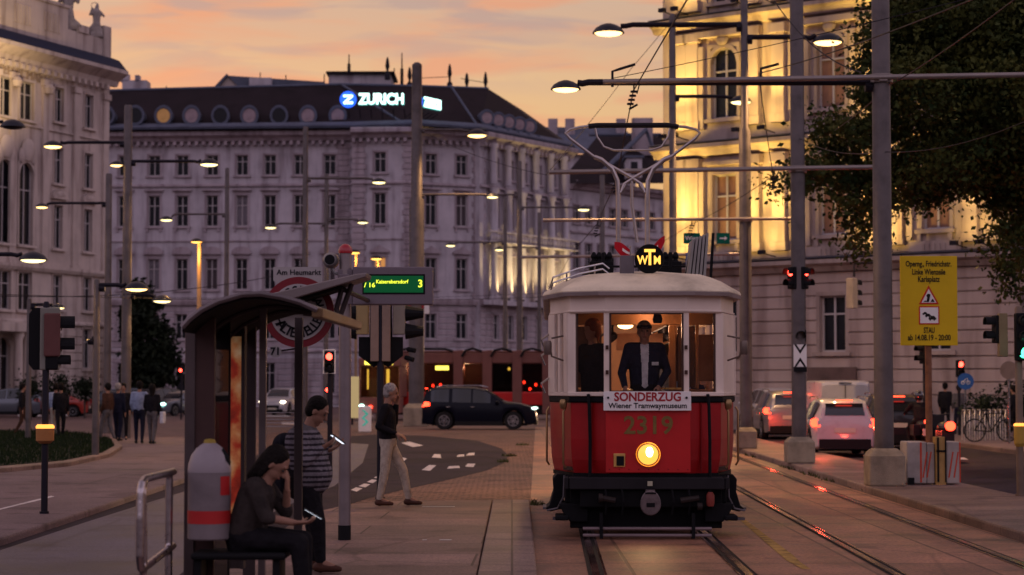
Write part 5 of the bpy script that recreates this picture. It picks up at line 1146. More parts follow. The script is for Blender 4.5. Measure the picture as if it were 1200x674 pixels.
# standing person with striped pullover and phone
zs=[.02,.035]
strL=cl('stripe_light',(.17,.15,.165)); strD=cl('stripe_dark',(.03,.024,.03))
x,y=XD(359,18.95)
s_t,_=person('person in grey striped pullover standing in the shelter looking at a phone',(x,y,.10),R(-6),dict(
 pel=(0,0,.86),chest=(-.02,0,1.17),neck=(.02,0,1.32),head=(.10,0,1.445),hd=(.86,0,-.50),shL=(-.01,.17,1.26),shR=(-.01,-.17,1.26),
 elL=(.05,.27,1.01),wrL=(.19,.12,1.09),elR=(.03,-.29,.99),wrR=(.17,-.12,1.12),hR=((.8,.35,.5),(-.2,.4,1)),hL=((.9,-.3,.4),(0,-.3,1)),
 hiL=(0,.10,.82),hiR=(0,-.10,.82),knL=(.05,.12,.46),anL=(.06,.13,.10),knR=(.12,-.10,.46),anR=(.16,-.10,.10)),gry,blk,shb,hairD,.011,fat=.085,
 topmats=[strL,strD,gry],topassign=lambda c:(1 if (c.z*21)%1<.42 else 0) if c.z<1.28 else 2)
def phone(parent,p,a,em=True,rx=.6,name='phone'):
    o=MB().bx(-.038,.038,-.005,.005,-.075,.075).build(name,plast,parent,loc=p); o.rotation_euler=a
    q=MB().bx(-.034,.034,-.0075,-.0052,-.068,.068).build('screen',mat('phone_screen',(.1,.1,.1),.2,0,0,emit=1.3,ecol=(.8,.85,1)),o); return o
pa=T('x','x','x'); bpy.data.objects.remove(pa)
ph=phone(s_t,V((.30,-.04,1.20)),(R(55),0,R(-60)))
# backpack strap bag
mb=MB(); mb.cap((-.22,.03,.78),(-.20,.03,1.14),.14,.12); mb.cap((-.08,.17,1.2),(-.05,.19,.85),.03,.03); remesh(mb,'backpack',.02,[cl('bag_dark',(.015,.015,.02))],s_t,4)
# seated person
x,y=XD(292,15.2)
q_t,_=person('seated person in grey top and black trousers bent over a phone',(x,y,.10),R(-6),dict(
 pel=(-.02,0,.60),chest=(.06,0,.88),neck=(.12,0,1.01),head=(.19,0,1.11),hd=(.76,.0,-.65),shL=(.08,.17,.96),shR=(.08,-.17,.96),
 elL=(.24,.18,.76),wrL=(.27,.07,.92),elR=(.18,-.22,.74),wrR=(.36,-.12,.70),hR=((1,.1,0),(0,.2,1)),hL=((.1,-.3,1),(-.9,0,.2)),
 hiL=(0,.10,.58),hiR=(0,-.10,.58),knL=(.38,.12,.56),anL=(.40,.12,.10),knR=(.40,-.12,.56),anR=(.44,-.12,.10)),cl('taupe',(.035,.028,.026)),blk,shk,hairD,.011,fat=.015,sleeve=False,longhair=.16)
phone(q_t,V((.50,-.10,.765)),(R(60),0,R(-75)))
# driver and passengers inside the old tram
def intram(x,y,z=.86): return Mt@V((x,y,z))
suitj=lambda c:(1 if (abs(c.y)<.035+.05*max(0,(c.z-1.1)) and c.x>.05 and c.z>.92) else 0)
d_t,_=person('tram driver in dark jacket and white shirt standing behind the windscreen',intram(.0,.55),-PI/2-.017,dict(
 neck=(0,0,1.45),head=(.02,0,1.585),elR=(.02,-.27,1.10),wrR=(.24,-.24,.93),elL=(.0,.27,1.12),wrL=(.20,.16,.94),hR=((.6,0,-.6),(0,.5,-.6)),hL=((.6,0,-.6),(0,-.5,-.6))),
 navy,blk,shk,hairG,.011,topmats=[navy,wht],topassign=suitj)
mb=MB(); mb.ell((.0,0,1.645),(.112,.094,.045)); mb.bx(.05,.15,-.06,.06,1.625,1.635); mb.build('cap',navy,d_t,smooth=True)
mb=MB(); mb.bx(.145,.15,.08,.16,1.19,1.23); mb.build('name_badge',wht,d_t)
person('passenger with reddish hair standing left of the tram driver',intram(-.62,1.15),-PI/2-.9,dict(elR=(.1,-.24,1.14),wrR=(.28,-.12,1.1)),blk,blk,shk,mat('hair_red',(.16,.04,.015),.6,0,.2,30),.022,longhair=.1)
person('passenger seated behind the driver on the right',intram(.38,1.9),-PI/2+.3,dict(pel=(0,0,.75),chest=(0,0,1.05),neck=(0,0,1.2),head=(.03,0,1.33),shL=(0,.17,1.15),shR=(0,-.17,1.15),elL=(.05,.22,.9),elR=(.05,-.22,.9),wrL=(.25,.12,.85),wrR=(.25,-.12,.85),hiL=(0,.09,.72),hiR=(0,-.09,.72),knL=(.4,.1,.7),knR=(.4,-.1,.7),anL=(.4,.1,.3),anR=(.4,-.1,.3)),ltb,navy,shk,hairD,.022)
person('passenger with bare arm seen through the right side screen',intram(.72,2.6),-PI/2+.2,dict(),cl('tan',(.3,.16,.1)),navy,shk,hairG,.022)
# distant pedestrians
peds=[(27,70,0.2,blk,brn,1.0,'pedestrian in dark coat walking beyond the grass at the far left',.15,hairD),(72,66,2.0,blk,blk,1.0,'pedestrian in black behind the signal post',-.1,hairD),(66,69,1.6,ltb,khaki,1.0,'pedestrian in pale blue shirt behind the one in black',.1,hairD),(127,63,2.7,brn,gry,1.0,'pedestrian in brown jacket left of the group by the lamp post',.12,hairD),(139,63.5,1.2,navy,navy,1.0,'pedestrian in navy suit beside the lamp post at the grass tip',.05,hairG),(164,61,1.57,ltb,navy,1.03,'pedestrian in light blue shirt seen from behind',.06,hairD),(179,60.5,1.4,blk,gry,.98,'long haired pedestrian in black with a bag, right of the blue shirt',.1,hairD),
 (145,65,-1.4,blk,blk,1.0,'pedestrian in black partly hidden by the lamp post at the grass tip',.05,hairD),
 (1107,74,1.3,blk,blk,1.0,'pedestrian in black by the rusticated wall left of the blue sign',.1,hairD),(1123,72,1.7,gry,navy,.96,'pedestrian in grey by the rusticated wall under the blue sign',.08,hairD),(1187,66,2.5,blk,blk,.95,'pedestrian in black behind the bicycle racks near the right edge',.1,hairD)]
for px,d,rz,tp,tr,k,lb,st,hr in peds:
    x,y=XD(px,d); z=.10 if px<600 else .12
    t,_=person(lb,(x,y,z),rz,dict(knL=(.02+st,.10,.50),anL=(st*1.6,.10,.09),knR=(.02-st*.3,-.10,.5),anR=(-st*1.5,-.10,.10),wrL=(.12,.2,.9),wrR=(.02,-.24,.86)),tp,tr,shk,hr,.026,group='distant pedestrians',longhair=.2 if 'long' in lb else 0,face=False)
    t.scale=(k,k,k)
    if 'bag' in lb: mb=MB(); mb.bx(-.1,.15,-.38,-.26,.6,.95); mb.build('shoulder_bag',wht,t,bevel=.03)
# motorcyclist
x,y=XD(1077,54.5); r_t,_=person('motorcycle rider in black seen from behind right of the thick pole',(x,y,.0),PI/2,dict(pel=(-.1,0,.88),chest=(.02,0,1.18),neck=(.08,0,1.34),head=(.12,0,1.47),shL=(.05,.2,1.28),shR=(.05,-.2,1.28),elL=(.2,.34,1.08),elR=(.2,-.34,1.08),wrL=(.42,.3,1.05),wrR=(.42,-.3,1.05),hiL=(-.08,.12,.84),hiR=(-.08,-.12,.84),knL=(.3,.24,.66),knR=(.3,-.24,.66),anL=(.1,.24,.25),anR=(.1,-.24,.25),hL=((1,0,-.3),(0,-1,0)),hR=((1,0,-.3),(0,1,0))),blk,blk,shk,hairD,.024,face=False)
mb=MB(); mb.ell((.1,0,1.52),(.15,.135,.15)); mb.build('helmet',mat('helmet_black',(.02,.02,.022),.15,0,0,coat=1),r_t,smooth=True)
mo=T('motorcycle','black motorcycle with lit tail lamp waiting right of the thick pole','motorcycle',(x,y,0),PI/2)
mb=MB()
for xx in(-.7,.75):
    mb=MB(); mb.lathe([(.22,-.05),(.3,-.06),(.32,0),(.3,.06),(.22,.05)],(xx,0,.32),18,'y'); mb.build('wheel',tyre,mo,smooth=True)
pass
mb=MB(); mb.ell((.15,0,.82),(.35,.17,.18)); mb.ell((-.4,0,.8),(.4,.15,.1)); mb.bx(-.3,.35,-.18,.18,.3,.65); mb.tube([(.75,-.0,.32),(.5,0,1.0)],.05); mb.tube([(.42,-.36,1.05),(.5,0,1.02),(.42,.36,1.05)],.02); mb.bx(-.95,-.3,-.16,.16,.66,.80); mb.bx(-.9,-.4,.16,.34,.5,.78); mb.bx(-.9,-.4,-.34,-.16,.5,.78); mb.build('frame',pblk,mo,bevel=.02)
mb=MB(); mb.bx(-.99,-.95,-.07,.07,.82,.90); mb.build('tail_light',tailr,mo); mb=MB(); mb.bx(-1.01,-.98,-.12,.12,.5,.68); mb.build('number_plate',plate,mo)
x,y=XD(1103,51.5); m2=T('scooter','dark scooter with bright red tail lamp just right of the notice post','scooter',(x,y,0),PI/2+.05)
mb=MB(); mb.ell((-.3,0,.75),(.45,.18,.15)); mb.bx(-.6,.1,-.15,.15,.35,.7); mb.bx(.1,.5,-.18,.18,.25,.35); mb.prism([(.45,.3),(.6,.3),(.55,1.05),(.47,1.05)],-.18,.18); mb.tube([(.45,-.3,1.08),(.5,0,1.05),(.45,.3,1.08)],.02); mb.build('frame',pblk,m2,bevel=.03)
for xx in(-.5,.65): w=MB(); w.lathe([(.15,-.05),(.22,-.06),(.23,0),(.22,.06),(.15,.05)],(xx,0,.23),16,'y'); w.build('wheel',tyre,m2,smooth=True)
mb=MB(); mb.ell((-.78,0,.80),(.04,.13,.12)); mb.build('tail_light',tailr,m2); light('POINT',m2.location+V((0,-1.1,.8)),5,(1,.06,.03),.08)
# ---------------- traffic signals ----------------
sgr=mat('signal_grey_housing',(.20,.19,.16),.5,0,.1); sgb_=mat('signal_black',(.008,.008,.009),.7,0,.1); redL=emis('signal_red',(1,.05,.03),10); grnL=emis('signal_green',(.05,1,.45),7); off=mat('signal_off',(.03,.03,.03),.25,0,0)
def sighead(par,p,rz,n=3,lit=None,s=1.,back=None,board=False,litm=None,nm='signal_head'):
    """housing front faces local -y"""
    M=Matrix.Translation(V(p))@Matrix.Rotation(rz,4,'Z'); mb=MB(); h=.30*s
    mb.bx(-.14*s,.14*s,.0,.22*s,-n*h/2,n*h/2,0,M); o=mb.build(nm,back or sgb_,par,bevel=.02)
    if board: b=MB(); b.prism([(x*s,z*s) for x,z in ((-.28,-.5),(-.18,-.6),(.18,-.6),(.28,-.5),(.28,.5),(.18,.6),(-.18,.6),(-.28,.5))],.1*s,.115*s,'xz',0,M); b.build('backboard',sgb_,o)
    for i in range(n):
        z=(n/2-.5-i)*h
        v=MB(); k=10
        v.loft([[( .115*s*math.cos(a),y,z+.115*s*math.sin(a)) for a in [PI*(-.15+1.3*j/k) for j in range(k+1)]]+[(.105*s*math.cos(a),y,z+.105*s*math.sin(a)) for a in [PI*(1.15-1.3*j/k) for j in range(k+1)]] for y in (-.2*s,0)],0,True,M); v.build('visor',sgb_,o)
        l=MB(); l.lathe([(.1*s,-.01),(.07*s,-.03*s),(.01,-.035*s)],(0,0,z),16,'y',0,M); l.build('signal_lamp',(litm or (redL if i==0 else grnL)) if lit==i else off,o,smooth=True)
    return o
def postt(name,label,px,d,top,r,z0,cat='post',group=None,m=metalD):
    t=T(name,label,cat,(*XD(px,d),z0),0,group); zt=PP(px,top,d).z-z0; mb=MB(); mb.lathe([(r,0),(r,zt),(r*.6,zt+.04)],(0,0,0),14); mb.lathe([(r*1.4,0),(r*1.4,.03)],(0,0,0),14); mb.build('post',m,t,smooth=True); return t
# left signal post
t=postt('traffic_signal','dark traffic signal on a slim post at the left with orange lit button ring',54,27.6,357,.045,.10,'traffic light')
z=PP(60,397,27.6).z-.1; sighead(t,(.02,.16,z),PI+.2,3,None,.92,sgr,False); b=MB(); b.prism([(x-.04,z+zz) for x,zz in ((-.20,-.33),(-.14,-.41),(.02,-.41),(.02,.41),(-.14,.41),(-.20,.33))],.05,.1); b.build('backboard',sgb_,t)
sighead(t,(.17,.06,z+.05),PI/2+.25,2,None,.95,mat('signal_brown_side',(.12,.05,.045),.6),False); sighead(t,(.16,.05,z-.30),PI/2+.1,1,None,.75)
amb=emis('button_ring',(1,.35,.06),2.4); b=MB(); zz=PP(54,511,27.6).z-.1; b.lathe([(.07,zz-.1),(.12,zz-.06),(.12,zz+.12),(.09,zz+.15)],(0,0,0),16); bo=b.build('button_box',mat('button_box',(.35,.15,.05),.5),t,smooth=40); b=MB(); b.lathe([(.10,zz+.152),(.122,zz+.13),(.122,zz+.10)],(0,0,0),16); b.build('light_ring',amb,bo)
# centre twin signals seen from behind
t=postt('traffic_signal','pair of signal heads seen from behind on a post under the green display',446,33,352,.055,.0,'traffic light')
z=PP(445,390,33).z; S_=33/25.5; MB_=MB
class SM(MB_):
    def build(s,*a,**k): s.v=[(x*S_,y*S_,(w_-z)*S_+z) for x,y,w_ in s.v]; return MB_.build(s,*a,**k)
MB=SM
for q in(-1,1):
    b=MB(); b.bx(q*.225-.075,q*.225+.075,-.02,.16,z-.02,z+.36); b.build('signal_head',mat('signal_back_ochre' if q<0 else 'signal_back_grey',(.30,.22,.10) if q<0 else (.22,.19,.15),.5,0,.15),t,bevel=.012)
    b=MB(); b.prism([(q*x,z+zz) for x,zz in ((.13,.38),(.02,.38),(.02,-.38),(.09,-.42),(.27,-.28),(.27,-.05),(.14,-.05))],.05,.1); b.build('backboard',sgb_,t)
    for zz in (.24,.02): 
        b=MB(); b.loft([[(q*x,.07+.10*math.cos(a)*k,z+zz+.10*math.sin(a)*k) for a in [2*PI*j/12 for j in range(12)]] for x,k in ((.30,1),(.52,.55))]); b.build('visor',sgb_,t)
    b=MB(); b.bx(q*.07-.05,q*.07+.05,-.06,.04,z-.35,z+.37); b.build('inner_head',mat('signal_inner',(.24,.17,.13),.5),t,bevel=.01)
b=MB(); b.tube([(.33,.05,z-.2),(.42,.0,z-.22)],.03); b.tube([(.30,.05,z-.3),(.40,.0,z-.33)],.03); b.build('cable_stub',sgb_,t); MB=MB_
# small red lights
MB=MB_
def smallsig(name,label,px,py,d,lit,litm,top,r=.05,n=2,s=.75,base=0.,rz=0,post=True):
    t=T(name,label,'traffic light',(*XD(px,d),base)); z=PP(px,py,d).z-base
    if post: b=MB(); b.lathe([(r,0),(r,z+.3*s)],(0,.32*s,0),12); b.build('post',metalD,t)
    sighead(t,(0,0,z),rz,n,lit,s,sgb_,False,litm); return t
t=smallsig('pedestrian_signal','small red pedestrian signal right of the shelter with pale outline',386,424,40,0,redL,400,n=2,s=.66,base=0.); b=MB(); z=PP(386,424,40).z
rx=.11; pts=[(rx*(1 if i in(0,3) else -1),-.02,z+(.225 if i<2 else -.225)) for i in range(4)]+[(rx,-.02,z+.225)]; b.tube(pts,.014,5); b.build('pale_border',white,t)
smallsig('pedestrian_signal','tiny red signal low behind the red pedestrian signal',384,457,95,0,redL,440,n=1,s=.9)
smallsig('pedestrian_signal','small red signal in front of the dark tree at the left',212,434,110,0,redL,425,n=1,s=.9)
smallsig('pedestrian_signal','red signal above the blue round sign by the right wall',1125.5,432,70,0,redL,425,n=2,s=.95,base=.12)
# right edge signal
t=postt('traffic_signal','large signal with green lamp at the right edge of the photo',1193.5,31.6,362,.055,.12,'traffic light',m=mat('ochre_grey_post',(.17,.12,.09),.5,.2))
z=PP(1190,395,31.6).z-.12; sighead(t,(.05,-.14,z),0,3,2,.8,sgb_); 
b=MB(); b.bx(-.30,-.17,-.05,.1,z-.3,z+.36); b.build('side_head',mat('signal_ochre_back',(.22,.16,.09),.5),t,bevel=.01); sighead(t,(-.36,.06,z+.12),PI/2+3.3,2,None,.7); 
zz=PP(1193,504,31.6).z-.12; b=MB(); b.lathe([(.06,zz-.25),(.085,zz-.2),(.085,zz+.08),(.06,zz+.1)],(0,0,0),14); bo=b.build('button_box',mat('button_box2',(.40,.25,.05),.5),t); b=MB(); b.lathe([(.088,zz+.06),(.088,zz+.09),(.06,zz+.105)],(0,0,0),14); b.build('light_ring',amb,bo)
light('POINT',t.location+V((.0,-.6,z-.2)),.8,(.05,1,.5),.05)
# signals fixed to the island poles (parts of the pole)
def onpole(P,px,py,d,n,lit,litm,s,back=None,rz=0):
    a=PP(px,py,d)-P.location; return sighead(P,(a.x,-.1,a.z),rz,n,lit,s,back,False,litm)
onpole(P2,926,326,45.2,2,0,redL,.80,rz=-.9); onpole(P2,944,326,45.2,2,0,redL,.80,rz=.9)
onpole(P2,937,394,45.2,1,0,emis('signal_cool_white',(.5,1,.85),8),.95)
a=PP(937,417,45.2)-P2.location; b=MB(); b.bx(-.14,.14,-.21,-.19,a.z-.24,a.z+.24); xo=b.build('cross_sign',white,P2)
b=MB()
for s in(-1,1):
    M=Matrix.Translation((0,-.215,a.z+.11*s*0)); 
    b.add([(-.13,-.213,a.z+.24),(-.08,-.213,a.z+.24),(.0,-.213,a.z+.12),(.08,-.213,a.z+.24),(.13,-.213,a.z+.24),(0,-.213,a.z+.04)],[(0,1,2,5),(5,2,3,4)]) if s>0 else b.add([(-.13,-.213,a.z-.24),(-.08,-.213,a.z-.24),(.0,-.213,a.z-.12),(.08,-.213,a.z-.24),(.13,-.213,a.z-.24),(0,-.213,a.z-.04)],[(0,5,2,1),(5,4,3,2)])
b.bx(-.14,.14,-.212,-.2,a.z-.35,a.z-.25); b.build('cross_marking',sgb_,xo)
t=T('traffic_signal','signal head hanging against the wall, left of the yellow notice','traffic light',(*XD(1006,62),0)); z=PP(1006,344,62).z; sighead(t,(-.1,.0,z),PI/2+.6,3,None,1.0,mat('signal_back_pale',(.25,.22,.2),.5)); b=MB(); b.tube([(-.1,.1,z+.5),(-.1,.1,z+.9),(1.0,.3,z+.95)],.04); b.lathe([(.06,0),(.06,z+1.0)],(1.0,.3,0),10); b.build('post',metalD,t)
t=postt('traffic_signal','low black signal heads just left of the notice post',1083,58,398,.05,.12,'traffic light'); z=PP(1080,415,58).z-.12; sighead(t,(-.1,-.1,z),-1.2,2,None,.9)
# blue round cycle sign and grey round sign
def disc(name,label,px,py,d,r,m,base=.12,cat='sign',grp=None):
    t=T(name,label,cat,(*XD(px,d),base),0,grp); z=PP(px,py,d).z-base; b=MB(); b.lathe([(.035,0),(.035,z+r)],(0,.06,0),10); b.build('post',steel,t); b=MB(); b.lathe([(r,0),(r,.012)],(0,0,z),26,'y'); f=b.build('sign_face',m,t); return t,z,f
t,z,f=disc('cycle_sign','round blue sign with white cycle symbol by the right wall',1131,447,68,.27,mat('sign_blue',(.03,.10,.30),.5,0,.1))
b=MB()
for s in(-1,1): b.tube([(s*.09+.055*math.cos(a),-.012,z-.04+.055*math.sin(a)) for a in [i*PI/6 for i in range(13)]],.008,4)
b.tube([(-.09,-.012,z-.04),(-.02,-.012,z+.07),(.06,-.012,z+.07),(0,-.012,z-.04),(-.02,-.012,z+.07)],.008,4); b.tube([(.09,-.012,z-.04),(.05,-.012,z+.11)],.008,4); b.build('cycle_symbol',white,f)
disc('round_sign','round grey sign seen from behind near the right edge',1182,434,60,.26,mat('sign_back_grey',(.16,.13,.13),.5))
# ---------------- yellow notice on its post with concrete feet ----------------
ns=T('detour_notice','yellow upright notice with black lettering and two pictograms on a rusty post','sign',(*XD(1088.5,35.4),.12))
D_=35.4; sc_=D_/F; zc=PP(1088.5,352.5,D_).z-.12; W_=67*sc_/2; H_=105*sc_/2
b=MB(); b.lathe([(.06,.06),(.055,zc+H_*.9)],(0,.06,0),14); b.build('post',mat('rusty_post',(.20,.09,.05),.6,.2,.3,5),ns,smooth=True)
b=MB(); b.bx(-W_,W_,-.03,-.005,zc-H_,zc+H_); fc=b.build('notice_board',mat('notice_yellow',(.62,.42,.015),.5,0,.06,1.5),ns,bevel=.006)
ink=mat('notice_ink',(.015,.012,.01),.5,0,0)
for s,dy,sx in (('Operng., Friedrichstr.',86,.80),('Linke Wienzeile',67,.58),('Karlsplatz',50,.38),('STAU',-70,.19),('ab 14.08.19 - 20:00',-87,.75)):
    z=zc+H_*dy/105; text(s,.135,ink,fc,(0,-.034,z),bold=.022,ext=.002,fit=sx*2*W_)
def px2(x,y): return (x/235-1)*W_, zc+(1-(y-30)/ (644-30)*2)*H_   # from the enlarged view of the board (31..430)
def pp(pts,y0,y1,m,nm): 
    b=MB(); b.prism([((x-31)/(430-31)*2*W_-W_, zc+H_-(y-30)/(642-30)*2*H_) for x,y in pts],y0,y1); return b.build(nm,m,fc)
rd=mat('pictogram_red',(.50,.03,.015),.5,0,0)
pp([(160,360),(229,232),(300,360)],-.040,-.031,rd,'warning_triangle'); pp([(178,350),(229,256),(282,350)],-.043,-.0405,white,'triangle_field')
pp([(190,345),(205,334),(216,345)],-.046,-.0435,ink,'debris_mark'); pp([(212,345),(218,315),(212,300),(222,288),(240,292),(238,310),(230,345)],-.046,-.0435,ink,'worker_mark'); pp([(240,345),(256,322),(272,345)],-.046,-.0435,ink,'heap_mark')
pp([(160,374),(302,374),(302,498),(160,498)],-.040,-.031,rd,'square_sign'); pp([(168,382),(294,382),(294,490),(168,490)],-.043,-.0405,white,'square_field')
for cx_,cy_,k in ((200,424,.75),(222,438,.9),(252,456,1.15)):
    pp([(cx_+x*k,cy_+y*k) for x,y in ((-22,8),(-22,-3),(-12,-5),(-6,-14),(12,-14),(19,-4),(24,-2),(24,8),(17,8),(15,14),(8,14),(7,8),(-8,8),(-9,14),(-16,14),(-17,8))],-.046,-.0435,ink,'car_mark')
# concrete feet with red hatched boards
ft=T('barrier_foot','pale concrete ballast blocks with red hatched faces at the foot of the notice','barrier',(*XD(1088.5,35.4),.12))
b=MB(); u=lambda px:(px-1088.5)*sc_
b.bx(u(1058),u(1081),-.25,.35,.02,.72); b.bx(u(1104),u(1120),-.25,.35,.02,.72); b.bx(u(1081.5),u(1091),-.22,.3,.02,.70); b.build('concrete_block',mat('block_pale',(.36,.31,.28),.8,0,.2,2),ft,bevel=.02)
b=MB(); b.bx(u(1091.5),u(1103),-.28,-.02,.0,.80); b.build('timber_prop',mat('prop_ochre',(.36,.22,.08),.7,0,.2,4),ft); b=MB(); b.bx(u(1093),u(1095),-.30,-.281,.05,.8); b.bx(u(1102),u(1103.5),-.30,-.281,.05,.8); b.bx(u(1092),u(1103),-.3,-.281,.55,.58); b.bx(u(1059),u(1066),-.31,-.252,.0,.12); b.build('strap',sgb_,ft)
b=MB(); 
for x0,x1 in ((1073.5,1075.5),(1119,1120.5)): b.bx(u(x0),u(x1),-.256,-.251,.04,.71)
for x0 in (1076,1081,1106,1112):
    b.prism([(u(x0),.12),(u(x0+1.6),.12),(u(x0+6.5),.55),(u(x0+5),.55)],-.256 if x0!=1081 else -.226,-.251 if x0!=1081 else -.221)
b.build('red_hatching',mat('hatch_red',(.5,.06,.03),.5,0,.1),ft)
# ---------------- bicycle racks with bicycle ----------------
for i in range(9):
    t=T('bicycle_rack','pale tubular bicycle rack hoop by the right wall','bicycle rack',(*XD(1129+i*6.0,63+i*.15),.12),0,'row of bicycle rack hoops'); b=MB(); b.tube([(0,-.0,0),(0,0,.75),(.03,.08,.88),(.08,.3,.92),(.1,.7,.92),(.12,.85,.8),(.12,.88,0)],.022,8); b.build('hoop',mat('rack_pale',(.45,.40,.36),.4,.5),t,smooth=True)
def bike(label,px,d,rz,col):
    t=T('bicycle',label,'bicycle',(*XD(px,d),.12),rz); 
    for xx in(-.5,.52):
        w=MB(); w.tube([(xx+.33*math.cos(a),0,.34+.33*math.sin(a)) for a in [i*PI/12 for i in range(25)]],.02,6)
        for i in range(8): a=i*PI/4; w.tube([(xx,0,.34),(xx+.33*math.cos(a),0,.34+.33*math.sin(a))],.003,3)
        w.build('wheel',tyre,t)
    b=MB()
    for A,B in (((-.5,.34),(-.15,.85)),((-.5,.34),(0,.3)),((0,.3),(-.15,.9)),((0,.3),(.38,.85)),((-.15,.82),(.38,.85)),((.52,.34),(.36,.95))): b.tube([(A[0],0,A[1]),(B[0],0,B[1])],.018,6)
    b.tube([(.36,-.28,.98),(.36,0,.98),(.36,.28,.98)],.015,6); b.build('frame',col,t); b=MB(); b.ell((-.17,0,.93),(.13,.07,.03)); b.build('saddle',plast,t)
bike('dark bicycle leaning in the racks by the right wall',1160,62,.15,sgb_)
pl=T('planter_shrub','dark low shrub behind the bicycle racks','shrub',(*XD(1172,67),.12))
# ---------------- shelter ----------------
sh=T('tram_shelter','dark glazed stop shelter with arched roof over the waiting people','bus shelter',(*XD(230,15.3),.10)); so_=V(sh.location)
def sP(px,py,d): return PP(px,py,d)-so_
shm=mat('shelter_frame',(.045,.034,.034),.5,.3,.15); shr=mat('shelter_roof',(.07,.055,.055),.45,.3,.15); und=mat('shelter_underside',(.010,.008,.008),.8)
D1,D2=14.8,17.9
arc=[(214,386),(222,377),(236,366),(256,356),(284,348),(306,347),(330,351),(352,357),(372,366)]
ring=[sP(px,py,D1) for px,py in arc]
def off_(r,dz): return [p+V((0,0,dz)) for p in r]
back=[V((p.x+TX*(D2-D1),p.y+(D2-D1),p.z)) for p in ring]
b=MB(); b.loft([[*off_(ring,.03),*off_(ring[::-1],.0)],[*off_(back,.03),*off_(back[::-1],0)]]); b.build('roof',shr,sh,smooth=35)
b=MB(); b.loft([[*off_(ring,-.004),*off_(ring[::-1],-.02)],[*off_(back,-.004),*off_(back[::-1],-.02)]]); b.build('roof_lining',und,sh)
rg_=mat('rim_grey',(.16,.13,.13),.35,.6); b=MB(); b.tube(off_([p-V((0,.02,0)) for p in ring],.015),.022,6); b.build('roof_rim',rg_,sh,smooth=True); b=MB(); b.tube(off_(back,.0),.022,6); b.build('roof_rim',rg_,sh,smooth=True)
b=MB(); A=ring[-1]; B=back[-1]; b.bx(-.04,.04,-.02,(B-A).y,-.04,.03,0,Matrix.Translation(A)@Matrix.Rotation(-.017,4,'Z')); b.build('gutter_beam',mat('gutter_gold',(.13,.075,.035),.45,.3,.15),sh,bevel=.01)
for k in (.33,.66):
    r_=[a.lerp(b_,k) for a,b_ in zip(ring,back)]; b=MB(); b.tube(off_(r_,-.03),.02,6); b.build('roof_rib',shm,sh)
# arch infill (gable board at the near end, above the panels)
# upright members
def up(px,d,w_,dp,top,m=shm,nm='upright',z0=0):
    a=sP(px,top,d); q=MB(); q.bx(a.x-w_/2,a.x+w_/2,a.y,a.y+dp,z0,a.z); return q.build(nm,m,sh,bevel=.006)
up(223,15.3,.075,.08,384,mat('shelter_frame_light',(.09,.07,.07),.35,.6)); up(240,15.32,.15,.05,372,mat('shelter_brown_panel',(.06,.033,.03),.5))
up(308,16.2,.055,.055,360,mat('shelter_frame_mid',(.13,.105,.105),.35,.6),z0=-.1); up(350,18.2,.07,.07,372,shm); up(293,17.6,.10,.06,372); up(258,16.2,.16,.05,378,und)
# advertising case
pst=mat('poster_light',(.2,.1,.05),.4,0,0)
n=pst.node_tree; bs=n.nodes['Principled BSDF']; tc_=N(n,'ShaderNodeTexCoord'); nz_=N(n,'ShaderNodeTexNoise'); nz_.inputs['Scale'].default_value=4.5; nz_.inputs['Detail'].default_value=6; n.links.new(tc_.outputs['Object'],nz_.inputs[0]); rp_=ramp(n,[(.25,(.05,.01,.01)),(.42,(.55,.05,.02)),(.52,(.75,.30,.10)),(.66,(.9,.65,.35)),(.8,(.4,.3,.25))]); n.links.new(nz_.outputs[0],rp_.inputs[0]); n.links.new(rp_.outputs[0],bs.inputs['Emission Color']); bs.inputs['Emission Strength'].default_value=.085; n.links.new(rp_.outputs[0],bs.inputs['Base Color'])
ad_=MB(); a=sP(268,390,17.0); b2=sP(283,390,17.0); ad_.bx(a.x,b2.x,a.y,a.y+.02,.35,a.z-.03); ao=ad_.build('advert_poster',pst,sh)
ad_=MB(); ad_.bx(a.x-.03,b2.x+.03,a.y+.025,a.y+.12,.2,a.z+.05); ad_.bx(a.x-.03,a.x-.002,a.y-.02,a.y+.03,.2,a.z+.05); ad_.bx(b2.x+.002,b2.x+.03,a.y-.02,a.y+.03,.2,a.z+.05); ad_.build('advert_case',shm,sh)
# glass wall at the back with white stripes
gs=glass('shelter_glass',(.80,.80,.82),.06)
def gp(p0,p1,z0,z1,nm='glass_panel'):
    q=MB(); q.quad((p0.x,p0.y,z0),(p1.x,p1.y,z0),(p1.x,p1.y,z1),(p0.x,p0.y,z1)); return q.build(nm,gs,sh)
pA=sP(226,400,15.35); pB=sP(308,400,16.2); pC=sP(350,400,18.2); gp(sP(248,400,15.36),sP(268,400,16.0),.2,1.95); gp(sP(311,400,18.3),sP(352,400,18.3),.15,2.0)
q=MB()
for i in range(5):
    z=(PP(330,484+i*4,18.28).z-.10); a=sP(312,0,18.28); c=sP(350,0,18.28); q.bx(a.x,c.x,a.y-.006,a.y-.003,z,z+.006)
q.build('glass_stripes',mat('stripe_white',(.45,.42,.42),.6,0,0),sh)
# bench
q=MB(); a=sP(225,0,15.5); q.bx(a.x+.1,a.x+.78,14.95-so_.y,15.45-so_.y,.44,.49); q.build('bench_seat',sgb_,sh,bevel=.02)
q=MB(); q.bx(a.x+.12,a.x+.17,15.0-so_.y,15.4-so_.y,0,.44); q.build('bench_leg',sgb_,sh); q=MB(); q.bx(a.x+.68,a.x+.73,15.0-so_.y,15.4-so_.y,0,.44); q.build('bench_leg',sgb_,sh)
